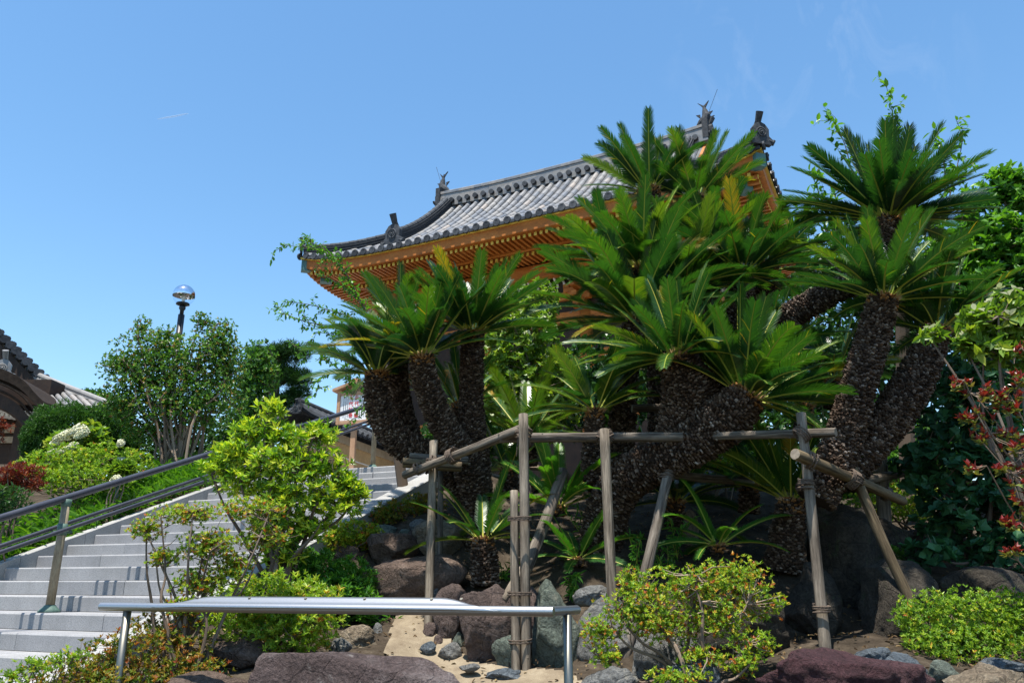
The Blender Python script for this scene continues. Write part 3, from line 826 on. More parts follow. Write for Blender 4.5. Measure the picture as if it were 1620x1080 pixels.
# round tile rows
def tile_row(n, pf, dend, rad=0.082, seg=0.30, sd=HL):
    """pf(d) -> point on the slope at depth d; sd is the sideways direction"""
    d = -0.02
    while d < dend - 0.02:
        e = min(d + seg, dend)
        ring = []
        for dd, r in ((d, rad), (e + 0.015, rad * 0.90)):
            c = pf(dd)
            t = nrm(pf(dd + 0.05) - pf(dd))
            up = nrm(np.cross(sd, t)); up = up if up[2] > 0 else -up
            for a in np.linspace(0, math.pi, 7):
                ring.append(c + sd * math.cos(a) * r + up * (math.sin(a) * r + 0.015))
        n.add(ring, [(j, j + 1, 8 + j, 7 + j) for j in range(6)], None, np.clip(rng.normal(0.5, 0.22), 0, 1))
        d = e
rows = MB(); ends = MB()
xs = np.arange(-21, 22) * 0.297
for x in xs:
    dend = HD if abs(x) < HG else HX - abs(x)
    pf = lambda d, x=x: hw(x, d, zr(d, x, max(HX - d, HG) if d > 0 else HX))
    tile_row(rows, pf, dend)
    c = pf(-0.03)
    ends.disc(c + 0.035 * Z3, HS, 0.098, 0.045, 14, rng.uniform(0, 1))
    c2 = hw(x + 0.148, -0.03, zr(0, x + 0.148))
    ends.box(c2 - 0.03 * Z3, HL * 0.07, HS * 0.012, Z3 * 0.035, rng.uniform(0.3, 1))
for sgn in (-1, 1):
    for y in np.arange(-14, 15) * 0.297:
        dend = min(HB, HD - abs(y))
        pf = lambda d, y=y: hw(sgn * (HX - d), HD + y, zr(d, y, max(HD - d, 0.5)))
        if dend > 0.1:
            tile_row(rows, pf, dend, sd=HS)
        c = pf(-0.03)
        ends.disc(c + 0.035 * Z3, HL * sgn, 0.098, 0.045, 14, rng.uniform(0, 1))
for x in xs:                                   # the far slope
    dend = HD if abs(x) < HG else HX - abs(x)
    pf = lambda d, x=x: hw(x, 2 * HD - d, zr(d, x, max(HX - d, HG) if d > 0 else HX))
    tile_row(rows, pf, dend, seg=1.2)
rows.build("tile_rows", M_TILE, rf, smooth=True)
ends.build("eave_tile_ends", M_TILE_DARK, rf)
# ridge
def ridge_z(x): return HH + 0.16 * abs(x / 4.8) ** 3
n = MB()
kx = np.linspace(-4.5, 4.5, 33)
for a, c in zip(kx[:-1], kx[1:]):
    xm = (a + c) / 2
    for lay, (w, z0, z1) in enumerate(((0.26, -0.18, 0.04), (0.22, 0.04, 0.18), (0.20, 0.18, 0.30), (0.22, 0.30, 0.40))):
        n.box(hw(xm, HD, ridge_z(xm) + (z0 + z1) / 2), HL * (c - a) / 2 * 1.001 + Z3 * (ridge_z(c) - ridge_z(a)) / 2, HS * w, Z3 * ((z1 - z0) / 2 - 0.007), rng.uniform(0.3, 0.9))
    n.tube([hw(a, HD, ridge_z(a) + 0.42), hw(c - 0.01, HD, ridge_z(c) + 0.42)], 0.10, 10, True, rng.uniform(0.4, 0.9))
for x in np.arange(-14, 15) * 0.297:
    for ys in (-1, 1):
        n.disc(hw(x, HD + ys * 0.30, ridge_z(x) - 0.03), HS, 0.085, 0.12, 12, rng.uniform(0, 1), 1)
n.build("main_ridge", [M_TILE, M_TILE_DARK], hall)
def onigawara(n, c, fwd, s=1.0):
    """a demon tile: shield, scrolls, boss and a tube that juts up and forward"""
    fwd = nrm(fwd); sd = nrm(np.cross(fwd, Z3))
    prof = [(-0.25, -0.12), (-0.29, 0.02), (-0.20, 0.10), (-0.21, 0.28), (-0.12, 0.40), (0, 0.45), (0.12, 0.40), (0.21, 0.28), (0.20, 0.10), (0.29, 0.02), (0.25, -0.12)]
    m_ = len(prof)
    v = [c + (sd * a + Z3 * b_) * s + fwd * f for f in (-0.05 * s, 0.06 * s) for a, b_ in prof]
    v += [c + Z3 * 0.14 * s + fwd * f for f in (-0.05 * s, 0.075 * s)]
    tr = []
    for i in range(m_):
        j = (i + 1) % m_
        tr += [(2 * m_, j, i), (2 * m_ + 1, m_ + i, m_ + j)]
    n.add(v, [(i, (i + 1) % m_, m_ + (i + 1) % m_, m_ + i) for i in range(m_)], tr, 0.5)
    a = np.linspace(0, 4.6 * math.pi, 40)
    n.tube([c + Z3 * 0.17 * s + fwd * 0.075 * s + (sd * math.cos(t) + Z3 * math.sin(t)) * (0.13 - 0.025 * t / math.pi) * s for t in a], 0.020 * s, 5, True, 0.8)
    n.sphere(c + Z3 * 0.17 * s + fwd * 0.09 * s, 0.03 * s, 8, 6, tint=0.8)
    b1 = c + Z3 * 0.40 * s - fwd * 0.02 * s
    n.tube([b1 - fwd * 0.12 * s, b1 + Z3 * 0.10 * s, b1 + Z3 * 0.30 * s + fwd * 0.10 * s], [0.06 * s, 0.07 * s, 0.085 * s], 12, True, 0.6)
    for sg in (-1, 1):
        n.tube([c + sd * sg * 0.2 * s + Z3 * 0.0, c + sd * sg * 0.30 * s - Z3 * 0.05 * s + fwd * 0.03, c + sd * sg * 0.33 * s + Z3 * 0.02 * s + fwd * 0.04], [0.07 * s, 0.06 * s, 0.04 * s], 8, True, 0.4)
def side_ridge(path, w=0.13, h=0.30):
    n = MB()
    path = np.asarray(path)
    for i in range(len(path) - 1):
        a, c = path[i], path[i + 1]
        t = nrm(c - a); sd = nrm(np.cross(t, Z3)); up = np.cross(sd, t)
        L_ = np.linalg.norm(c - a)
        for lay in range(5):
            n.box((a + c) / 2 + up * (lay + 0.5) * h / 5, t * L_ / 2 * 1.01, sd * w * (1.0 if lay % 2 else 0.9), up * (h / 10 - 0.006), 0.12 + 0.1 * (lay % 2))
        n.tube([a + up * (h + 0.03), c + up * (h + 0.03) - t * 0.015], [0.080, 0.072], 10, True, rng.uniform(0.5, 0.95))
    return n
for sgn in (-1, 1):
    xk = sgn * (HG - 0.35)
    n = side_ridge([hw(xk, d, zr(d, xk, HG) + 0.03) for d in np.linspace(1.15, HD - 0.15, 13)])
    onigawara(n, hw(xk, 1.08, zr(1.1, xk, HX - 1.1) + 0.14), -HS, 1.2)
    n.build("descending_ridge", M_TILE_DARK, hall)
    n = side_ridge([hw(sgn * (HX - d), d, zr(d, HX - d, HX - d) * 1.0 + 0.03 + 0.0 * d) for d in np.linspace(0.08, HB, 12)], 0.11, 0.20)
    onigawara(n, hw(sgn * (HX - 0.03), 0.03, zr(0.05, HX, HX) + 0.12), nrm(HL * sgn - HS), 0.62 if sgn < 0 else 0.95)
    n.build("corner_ridge", M_TILE_DARK, hall)
    # gable
    n = MB()
    pr = [(d, zr(d, 0, 99)) for d in np.linspace(HB - 0.1, HD, 9)]
    for (d1, z1), (d2, z2) in zip(pr[:-1], pr[1:]):
        for s2 in (0, 1):
            ya, yb = (d1, d2) if not s2 else (2 * HD - d1, 2 * HD - d2)
            v = [hw(sgn * (HG - 0.25), ya, zr(HB, 0, 99) - 0.2), hw(sgn * (HG - 0.25), yb, zr(HB, 0, 99) - 0.2), hw(sgn * (HG - 0.25), yb, z2), hw(sgn * (HG - 0.25), ya, z1)]
            n.add(v, [(0, 1, 2, 3)])
            n.box((hw(sgn * (HG + 0.02), ya, z1 - 0.12) + hw(sgn * (HG + 0.02), yb, z2 - 0.12)) / 2, HL * 0.04, (hw(0, yb, z2) - hw(0, ya, z1)) / 2 * 1.02, Z3 * 0.14)
    n.build("gable", M_VERMIL, hall)
# dolphin-like ridge-end fish and the lightning rods
for sgn in (-1, 1):
    n = MB()
    bx = sgn * 4.46
    def fp(a, z, bx=bx, sgn=sgn): return hw(bx - sgn * a, HD, ridge_z(4.7) + 0.42 + z)
    n.box(fp(0.02, -0.22), HL * 0.08, HS * 0.27, Z3 * 0.30, 0.4)
    n.tube([fp(0.26, 0.02), fp(0.16, 0.10), fp(0.05, 0.17), fp(0.01, 0.30), fp(0.04, 0.45), fp(0.06, 0.56)], [0.07, 0.12, 0.14, 0.12, 0.08, 0.045], 10, True, 0.5)
    for dx, dz in ((0.17, 0.22), (-0.15, 0.22), (0.02, 0.16)):
        v = [fp(0.05, 0.50), fp(0.05 + dx * 0.6, 0.56 + dz * 0.5), fp(0.06 + dx, 0.54 + dz), fp(0.06, 0.62)]
        v = [p + HS * f for f in (-0.025, 0.025) for p in v]
        n.add(v, [(0, 1, 2, 3), (7, 6, 5, 4), (0, 4, 5, 1), (1, 5, 6, 2), (2, 6, 7, 3), (3, 7, 4, 0)], None, 0.5)
    for a, z, ln in ((-0.06, 0.16, -0.16), (-0.05, 0.32, -0.13), (0.18, 0.30, 0.12)):
        v = [fp(a, z - 0.06), fp(a + ln, z + 0.08), fp(a, z + 0.07)]
        v = [p + HS * f for f in (-0.02, 0.02) for p in v]
        n.add(v, [(0, 3, 4, 1), (1, 4, 5, 2), (2, 5, 3, 0)], [(0, 1, 2), (5, 4, 3)], 0.4)
    onigawara(n, fp(-0.10, -0.38), HL * sgn, 0.8)
    n.build("ridge_fish", M_TILE_DARK, hall)
    n = MB()
    n.tube([fp(0.06, 0.1), fp(0.06, 0.1) + (Z3 * 0.95 + HL * (0.42 if sgn > 0 else -0.30))], 0.006, 5)
    n.build("lightning_rod", M_TILE_DARK, hall)
# eaves: fascia, rafters, soffit
def eave_pt(side, t, d, z):
    """side 0 front, 1 right, 2 back, 3 left; t along the eave, d inwards"""
    if side == 0: return hw(t, d, z + lift_f(t, HX) * max(0, 1 - d / 2.2))
    if side == 2: return hw(t, 2 * HD - d, z + lift_f(t, HX) * max(0, 1 - d / 2.2))
    s_ = 1 if side == 1 else -1
    return hw(s_ * (HX - d), HD + t, z + lift_f(t, HD) * max(0, 1 - d / 2.2))
yl, sof, ra1, ra2 = MB(), MB(), MB(), MB()
for side in range(4):
    fa, fi = MB(), MB()
    lim = HX if side in (0, 2) else HD
    N = 40 if side in (0, 2) else 26
    ts = np.linspace(-1, 1, N + 1)
    for a, c in zip(ts[:-1], ts[1:]):
        def strip(n, d0, d1, z0, z1, e=0.0):
            # box section between the two stations, mitred at the corners
            v = []
            for tt in (a, c):
                for d, z in ((d0, z0), (d0, z1), (d1, z1), (d1, z0)):
                    v.append(eave_pt(side, tt * (lim - d), d, z))
            n.add(v, [(0, 1, 5, 4), (1, 2, 6, 5), (2, 3, 7, 6), (3, 0, 4, 7)])
        strip(yl, 0.02, 0.16, -0.085, -0.035)
        strip(fa, 0.07, 0.15, -0.34, -0.085)
        strip(sof, 0.152, 0.95, -0.345, -0.31)
        strip(sof, 0.95, 2.3, -0.40, -0.37)
        strip(fi, 0.83, 0.948, -0.47, -0.347)
    for t in np.arange(-lim + 0.32, lim - 0.3, 0.152):
        sd = HL if side in (0, 2) else HS
        mt = lim - abs(t)
        for n, d0, d1, z0, z1 in ((ra1, 0.20, 0.90, -0.40, -0.39), (ra2, 0.98, 2.28, -0.53, -0.45)):
            d1 = min(d1, mt)
            if d1 - d0 < 0.08: continue
            p, q_ = eave_pt(side, t, d0, z0), eave_pt(side, t, d1, z1)
            ax = (q_ - p) / 2
            n.box((p + q_) / 2, ax, sd * 0.034, Z3 * 0.042)
            n.box(p - nrm(ax) * 0.004, nrm(ax) * 0.006, sd * 0.036, Z3 * 0.044, 0.5, 1)
    fa.build("fascia", M_VERMIL, hall)
    fi.build("inner_fascia", M_VERMIL, hall)
yl.build("eave_lath", M_OCHRE, hall)
sof.build("soffit", M_VERMIL, hall)
ra1.build("upper_rafters", [M_VERMIL, M_OCHRE], hall)
ra2.build("lower_rafters", [M_VERMIL, M_OCHRE], hall)
for sx in (-1, 1):
    for sy in (0, 1):
        n = MB()
        dv = nrm(HL * -sx + HS * (1 if sy == 0 else -1))
        y0 = 0 if sy == 0 else 2 * HD
        c = hw(sx * (HX - 0.12), y0 + (0.12 if sy == 0 else -0.12), -0.30 + 0.42)
        c2 = hw(sx * (HX - 2.2), y0 + (2.2 if sy == 0 else -2.2), -0.60)
        sd = np.cross(dv, Z3)
        n.box((c + c2) / 2, (c2 - c) / 2, sd * 0.10, Z3 * 0.13)
        cb = n.build("corner_beam", M_VERMIL, hall)
        n = MB()
        n.box(c + dv * 0.10 - Z3 * 0.02, dv * 0.20, sd * 0.115, Z3 * 0.15)
        n.box(c + dv * 0.62 - Z3 * 0.32, dv * 0.16, sd * 0.125, Z3 * 0.13)
        n.build("copper_cap", M_COPPER, cb)
# beam ring, pale ribs, body
WX, W0, W1 = HX - 2.05, 2.05, 2 * HD - 2.05
n = MB()
for y in (W0 - 0.3, W1 + 0.3):
    n.box(hw(0, y, -0.76), HL * (WX + 0.6), HS * 0.11, Z3 * 0.19)
for x in (-WX - 0.3, WX + 0.3):
    n.box(hw(x, HD, -0.761), HL * 0.11, HS * (HD - W0 + 0.15), Z3 * 0.19)
for y in (W0, W1):
    for z, h in ((-1.45, 0.10), (-2.05, 0.16), (-3.1, 0.12), (-4.6, 0.14), (-6.3, 0.16)):
        n.box(hw(0, y, z), HL * (WX - 0.0), HS * 0.075, Z3 * h)
for x in (-WX, WX):
    for z, h in ((-1.45, 0.10), (-2.05, 0.16), (-3.1, 0.12), (-4.6, 0.14), (-6.3, 0.16)):
        n.box(hw(x, HD, z), HL * 0.074, HS * (HD - W0 - 0.12), Z3 * h)
n.build("beams", M_VERMIL, hall)
n = MB()
for t in np.arange(-WX, WX + 0.01, 0.19):
    n.tube([hw(t, W0 - 0.20, -0.93), hw(t, W0 - 0.13, -1.0), hw(t, W0 + 0.02, -1.02), hw(t, W0 + 0.04, -1.15)], 0.034, 6)
for t in np.arange(-(HD - W0), HD - W0 + 0.01, 0.19):
    n.tube([hw(WX + 0.20, HD + t, -0.80), hw(WX + 0.13, HD + t, -0.92), hw(WX - 0.02, HD + t, -1.02), hw(WX - 0.04, HD + t, -1.15)], 0.034, 6)
n.build("pale_ribs", M_WHITE, hall)
n = MB()
n.box(hw(0, HD, -3.65), HL * (WX - 0.03), HS * (HD - W0 - 0.03), Z3 * 3.4)
n.build("wall", M_BROWNWOOD, hall)
for x in np.linspace(-WX + 0.3, WX - 0.3, 4):
    n = MB()
    for w, z in ((0.85, -1.35), (0.60, -1.58), (0.34, -1.80)):
        n.box(hw(x, W0 - 0.16, z), HL * w / 2, HS * 0.075, Z3 * 0.055)
        n.box(hw(x, W0 - 0.30, z + 0.002), HL * 0.07, HS * w / 2.3, Z3 * 0.057)
        for e in (-1, 0, 1):
            n.box(hw(x + e * (w / 2 - 0.08), W0 - 0.162, z + 0.11), HL * 0.08, HS * 0.09, Z3 * 0.05)
    n.build("bracket", M_VERMIL, hall)
for x in (-WX, -WX / 3, WX / 3, WX):
    for y in (W0, W1):
        n = MB(); n.tube([hw(x, y, -6.95), hw(x, y, -1.9)], 0.17, 14); n.build("column", M_VERMIL, hall, smooth=True)
n = MB(); n.box(hw(0, HD, -7.05), HL * (WX + 0.9), HS * (HD - W0 + 0.9), Z3 * 0.35); n.build("plinth", M_GRANITE, hall)

# ------------------------------------------------------------------ the brown hall at the far left
bh = thing("brown_hall", [-14.5, 20.5, Z_TOP], "dark brown temple building with curved bark porch roof, at the left edge", "temple")
def curve_px(pts, Y, n=24):
    p = np.array(pts, float)
    t = np.linspace(0, len(p) - 1, n)
    o = []
    for tt in t:
        i = min(int(tt), len(p) - 2); f = tt - i
        pm, p0, p1, p2 = p[max(i - 1, 0)], p[i], p[i + 1], p[min(i + 2, len(p) - 1)]
        o.append(0.5 * ((2 * p0) + (-pm + p1) * f + (2 * pm - 5 * p0 + 4 * p1 - p2) * f ** 2 + (-pm + 3 * p0 - 3 * p1 + p2) * f ** 3))
    return np.array([at(a, c, Y) for a, c in o])
verge = curve_px([(-130, 405), (-60, 478), (0, 532), (38, 570), (75, 606), (100, 622)], 20.0, 22)
FW = np.array([-0.6, 0.8, 0])
n = MB()
v = np.vstack([verge - Z3 * 0.10, verge - Z3 * 0.10 + FW * 7.0])
w_ = len(verge)
n.add(v, [(i, i + 1, w_ + i + 1, w_ + i) for i in range(w_ - 1)], None, 0.3)
brf = n.build("roof", M_TILE_PAN, bh)
n = MB()
for a, c in zip(verge[:-1], verge[1:]):
    n.tube([a - FW * 0.10 + Z3 * 0.02, a + FW * 0.5 + Z3 * 0.02], 0.115, 10, True, rng.uniform(0.2, 1))
    n.tube([(a + c) / 2 + FW * 0.02 + Z3 * 0.14, (a + c) / 2 + FW * 0.5 + Z3 * 0.14], 0.075, 8, True, rng.uniform(0.2, 1))
n.build("verge_tiles", M_TILE_DARK, brf)
n = MB()
for a, c in zip(verge[:-1], verge[1:]):
    t = (c - a) / 2
    n.box((a + c) / 2 - Z3 * 0.34 + FW * 0.05, t * 1.02, FW * 0.05, Z3 * 0.17)
    n.box((a + c) / 2 - Z3 * 0.66 + FW * 0.35, t * 1.02, FW * 0.28, Z3 * 0.14)
n.build("barge_board", M_BROWNWOOD, bh)
n = MB()
gv = np.vstack([verge - Z3 * 0.4 + FW * 0.7, np.column_stack([verge[:, 0], verge[:, 1] + 0.7, np.full(w_, 4.0)])])
n.add(gv, [(i, i + 1, w_ + i + 1, w_ + i) for i in range(w_ - 1)])
n.build("gable_wall", M_BROWNWOOD, bh)
# skirt roof on the right with sunlit tile rows, and its hip ridge
tl, tr_ = at(52, 602, 20.1), at(176, 648, 18.2)
dwn = at(100, 648, 18.0) - at(67, 612, 20.0)
n = MB()
for i in range(7):
    a = tl + (tr_ - tl) * (i + 0.3) / 7.0
    ln = 1.25 * (1 - i / 8.0)
    sdv = nrm(np.cross(dwn, Z3))
    for s_ in range(4):
        p, q_ = a + dwn * ln * s_ / 4, a + dwn * ln * (s_ + 1.04) / 4
        n.tube([p + Z3 * 0.03, q_ + Z3 * 0.03], [0.060, 0.055], 10, True, rng.uniform(0.5, 0.9))
n.build("skirt_tile_rows", M_TILE, brf)
n = MB(); n.add([tl, tr_, tr_ + dwn * 0.1 - Z3 * 0.05, tl + dwn * 1.3 - Z3 * 0.05], [(0, 1, 2, 3)], None, 0.4)
n.build("skirt_roof", M_TILE_PAN, bh)
n = MB()
tdir = nrm(tr_ - tl); up = nrm(np.cross(np.cross(tdir, Z3), tdir))
for lay, (o, r_) in enumerate(((0.0, 0.07), (0.10, 0.06), (0.20, 0.07), (0.02, 0.06))):
    p = tl + up * o + FW * 0.02 * lay
    n.tube([p - tdir * 0.2, (p + tr_ + up * o) / 2 - Z3 * 0.05, tr_ + up * o * 0.6], r_, 10, True, 0.75)
n.build("hip_ridge", M_TILE, bh)
# karahafu porch
kh = curve_px([(-150, 590), (-70, 572), (-20, 577), (15, 588), (38, 602), (56, 622), (72, 636), (100, 644)], 16.6, 30)
FP = np.array([-0.1, 0.99, 0])
n = MB()
w_ = len(kh)
v = np.vstack([kh, kh + FP * 1.5 - Z3 * 0.05, kh - Z3 * 0.22 + FP * 0.02, kh - Z3 * 0.30 + FP * 0.35])
n.add(v, [(i, i + 1, w_ + i + 1, w_ + i) for i in range(w_ - 1)] + [(i + 1, i, 2 * w_ + i, 2 * w_ + i + 1) for i in range(w_ - 1)] + [(2 * w_ + i + 1, 2 * w_ + i, 3 * w_ + i, 3 * w_ + i + 1) for i in range(w_ - 1)])
pr = n.build("porch_roof", M_BARKROOF, bh)
n = MB()
for k, (dz, df, hh) in enumerate(((0.29, 0.10, 0.02), (0.42, 0.22, 0.02))):
    for a, c in zip(kh[:-1], kh[1:]):
        n.box((a + c) / 2 - Z3 * dz + FW * df, (c - a) / 2 * 1.02, FW * 0.05, Z3 * hh)
n.build("porch_moulding", M_BARKROOF, pr)
n = MB()
for a, c in zip(kh[:-1], kh[1:]):
    n.box((a + c) / 2 - Z3 * 0.62 + FW * 0.35, (c - a) / 2 * 1.02, FW * 0.08, Z3 * 0.14)
n.build("porch_board", M_BROWNWOOD, pr)
n = MB()
onigawara(n, at(4, 588, 16.9) - Z3 * 0.05, np.array([0.3, -1, 0.0]), 0.75)
n.build("porch_ornament", M_TILE, bh)
# wall under the porch
def slab(n, u0, v0, u1, v1, Y, th=0.2):
    a, c = at(u0, v1, Y), at(u1, v0, Y)
    n.box([(a[0] + c[0]) / 2, Y + th / 2, (a[2] + c[2]) / 2], [(c[0] - a[0]) / 2, 0, 0], [0, th / 2, 0], [0, 0, (c[2] - a[2]) / 2])
n = MB(); slab(n, -150, 600, 82, 760, 18.4, 0.6); n.build("wall", M_BROWNWOOD, bh)
n = MB()
slab(n, -150, 690, 45, 700, 18.3, 0.08); slab(n, 3, 671, 46, 684, 18.31, 0.08); slab(n, -150, 671, -3, 684, 18.31, 0.08)
n.build("plaster_panel", M_BEAM, bh)
n = MB()
for r_ in range(2):
    for i in range(-14, 8):
        u = 11 + i * 7.5 + r_ * 3; vv_ = 651 + r_ * 7 + i * 0.9
        p = at(u, vv_, 17.6 + r_ * 0.2)
        n.box(p, [0.035, 0, 0], [0, 0.25, 0], [0, 0, 0.035])
n.build("rafter_ends", M_WHITE, bh)
n = MB(); slab(n, -120, 640, 78, 650, 17.7, 0.7); slab(n, 20, 640, 30, 760, 17.65, 0.2); n.build("porch_beam", M_BROWNWOOD, bh)

# ------------------------------------------------------------------ tan wall with its tiled coping, at the head of the stairs
wa, wb_ = at(478, 655, 16.6), at(668, 712, 23.5)
wa[2] = Z_TOP; wb_[2] = Z_TOP
wd = nrm(wb_ - wa); wside = np.cross(wd, Z3)          # towards the viewer's right
wl_ = np.linalg.norm(wb_ - wa)
hwall = 1.48
tw = thing("plaster_wall", wa, "tan plaster wall with white lines and grey tiled coping beyond the top of the stairs", "wall")
def wpt(t, s_, z): return wa + wd * t + wside * s_ + Z3 * z
n = MB(); n.box(wpt(wl_ / 2, 0, hwall / 2 - 0.3), wd * wl_ / 2, wside * 0.18, Z3 * (hwall / 2 + 0.3)); wbd = n.build("body", M_TANWALL, tw)
n = MB()
for z in (0.45, 0.80, 1.15):
    n.box(wpt(wl_ / 2, 0, z), wd * wl_ / 2, wside * 0.184, Z3 * 0.014)
n.build("white_line", M_WHITE, wbd)
n = MB(); n.box(wpt(wl_ / 2, 0, hwall + 0.06), wd * (wl_ / 2 + 0.02), wside * 0.24, Z3 * 0.09)
n.box(wpt(wl_ + 0.15, 0, hwall / 2 - 0.2), wd * 0.12, wside * 0.22, Z3 * (hwall / 2 + 0.2))
n.build("timber_plate", M_BEAM, tw)
n = MB()
for t in np.arange(-0.1, wl_ + 0.3, 0.27):
    for sg in (-1, 1):
        n.tube([wpt(t, sg * 0.05, hwall + 0.50), wpt(t, sg * 0.30, hwall + 0.33), wpt(t, sg * 0.56, hwall + 0.20)], 0.075, 8, True, rng.uniform(0, 0.8))
        n.box(wpt(t + 0.135, sg * 0.30, hwall + 0.30), wd * 0.09, wside * 0.28 - Z3 * sg * 0.15, Z3 * 0.02, 0.0)
n.tube([wpt(-0.2, 0, hwall + 0.48), wpt(wl_ + 0.3, 0, hwall + 0.48)], 0.11, 10, True, 0.3)
n.tube([wpt(-0.2, 0, hwall + 0.60), wpt(wl_ + 0.3, 0, hwall + 0.60)], 0.07, 10, True, 0.5)
onigawara(n, wpt(-0.25, 0, hwall + 0.36), -wd, 0.38)
n.build("coping", M_TILE_DARK, tw, smooth=False)
# a low white gate building end showing behind the wall's head
n = MB()

# ------------------------------------------------------------------ sign board
sb0 = at(553, 737, 13.0)
sg = thing("sign_board", [sb0[0], sb0[1], Z_TOP], "white wooden notice board with red and black writing under a small peaked roof", "sign")
sx = np.array([0.97, -0.24, 0]); sy = np.array([0.24, 0.97, 0])
bc = at(562, 646, 13.0)
kx = mpp(562, 646, 13.0)
n = MB(); n.box([bc[0], bc[1], (bc[2] + Z_TOP) / 2 - 0.2], sx * 0.042, sy * 0.03, Z3 * ((bc[2] - Z_TOP) / 2 + 0.1)); n.build("post", M_SIGNWOOD, sg)
n = MB()
hwid, hhei = 25.5 * kx, 23 * kx
n.box(bc - sy * 0.055, sx * (hwid - 0.02), sy * 0.012, Z3 * (hhei - 0.02)); board = n.build("board", M_PAPER, sg)
n = MB()
for e in (-1, 1):
    n.box(bc + sx * e * hwid - sy * 0.06, sx * 0.028, sy * 0.03, Z3 * (hhei + 0.03))
    n.box(bc + Z3 * e * hhei - sy * 0.058, sx * (hwid - 0.03), sy * 0.028, Z3 * 0.028)
n.build("frame", M_SIGNWOOD, sg)
n = MB()
for e in (-1, 1):
    a = bc + Z3 * (hhei + 0.18); c = bc + sx * e * (hwid + 0.10) + Z3 * (hhei + 0.06)
    n.box((a + c) / 2 - sy * 0.02, (c - a) / 2, sy * 0.12, Z3 * 0.022)
n.box(bc + Z3 * (hhei + 0.14), sx * 0.05, sy * 0.05, Z3 * 0.13)
n.box(bc + Z3 * (hhei + 0.06), sx * (hwid - 0.02), sy * 0.03, Z3 * 0.05)
n.build("cap_roof", M_SIGNWOOD, sg)
def lettering(text, centre, size, mat, parent, name):
    cu = bpy.data.curves.new(name, 'FONT')
    cu.body = text; cu.size = size; cu.align_x = 'CENTER'; cu.align_y = 'CENTER'; cu.extrude = 0.002
    tmp = bpy.data.objects.new("tmp_text", cu); COL.objects.link(tmp)
    dg = bpy.context.evaluated_depsgraph_get()
    me = bpy.data.meshes.new_from_object(tmp.evaluated_get(dg))
    bpy.data.objects.remove(tmp)
    me.materials.clear(); me.materials.append(mat)
    ob = bpy.data.objects.new(name, me); COL.objects.link(ob)
    Mx = Matrix((Vector(sx), Vector(Z3), Vector(-sy))).transposed().to_4x4()
    Mx.translation = Vector(np.asarray(centre) - np.array(parent.location) - (np.array(parent.parent.location) if parent.parent else 0))
    ob.parent = parent; ob.matrix_local = Mx
    return ob
for col, (chars, off) in enumerate((("永代供養", 5.0), ("永代納骨", -4.5))):
    for i, ch in enumerate(chars):
        lettering(ch, bc + sx * off * kx + Z3 * (hhei - (7.5 + i * 9.4) * kx) - sy * 0.070, 8.0 * kx, M_REDINK, board, "red_letter")
n = MB()
r4 = np.random.default_rng(9)
for off in (17.5, 14.0, 10.5, -10.0, -13.5, -17.0):
    n = MB()
    y = hhei - 6 * kx
    end = -hhei + r4.uniform(3, 10) * kx
    while y > end:
        hgt = 0.75 * kx
        for s_ in range(2):
            n.box(bc + sx * (off * kx) + Z3 * (y - s_ * 0.7 * kx) - sy * 0.0695, sx * kx * r4.uniform(0.35, 0.65), sy * 0.001, Z3 * 0.16 * kx)
        n.box(bc + sx * (off * kx + r4.uniform(-0.2, 0.2) * kx) + Z3 * (y - 0.35 * kx) - sy * 0.0705, sx * kx * 0.12, sy * 0.001, Z3 * 0.6 * kx)
        y -= 1.9 * kx
    n.build("black_lettering", M_BLACKINK, board)

# ------------------------------------------------------------------ lamp
lt = at(291, 467, 13.5)
lk = mpp(291, 467, 13.5)
GR = 16.8 * lk
lp = thing("garden_lamp", [lt[0], lt[1], Z_TOP], "globe lamp, mirrored on top and clear below, on a black pole behind the crape myrtle", "lamp")
n = MB(); n.sphere(lt, GR, 40, 18, -4, 90); n.build("mirrored_globe_top", M_CHROME, lp, smooth=True)
n = MB(); n.sphere(lt, GR * 0.995, 40, 18, -76, -4); n.build("clear_globe_bottom", M_GLASS, lp, smooth=True)
n = MB(); n.tube([lt - Z3 * GR * 1.05, lt - Z3 * GR * 0.93, lt - Z3 * GR * 0.80], [GR * 0.36, GR * 0.62, GR * 0.58], 24); n.build("globe_holder", M_BLACKPOLE, lp, smooth=True)
n = MB(); n.tube([lt - Z3 * GR * 0.8, lt - Z3 * GR * 0.45, lt - Z3 * GR * 0.1, lt + Z3 * GR * 0.05], [GR * 0.10, GR * 0.16, GR * 0.24, GR * 0.08], 16); n.build("bulb", M_BULB, lp, smooth=True)
n = MB()
bt = lt - Z3 * GR * 1.0
n.tube([bt, bt - Z3 * 0.06, bt - Z3 * 0.10, bt - Z3 * 0.20], [0.045, 0.06, 0.035, 0.035], 14)
n.tube([bt - Z3 * 0.18, [bt[0], bt[1], Z_TOP - 0.2]], [0.055, 0.057], 16)
n.build("pole", M_BLACKPOLE, lp, smooth=True)

# ------------------------------------------------------------------ contrail
ca, cb_ = at(249, 189, 2400), at(298, 180, 2400)
n = MB()
tt = np.linspace(0, 1, 20)
n.tube([ca + (cb_ - ca) * t + Z3 * math.sin(t * 9) * 0.6 for t in tt], 2.6 * np.sin(np.pi * np.clip(tt * 0.9 + 0.05, 0, 1)) ** 0.7 + 0.1, 8)
tag(n.build("contrail", M_TRAIL, loc=ca), "short thin white contrail alone in the blue sky", "contrail")

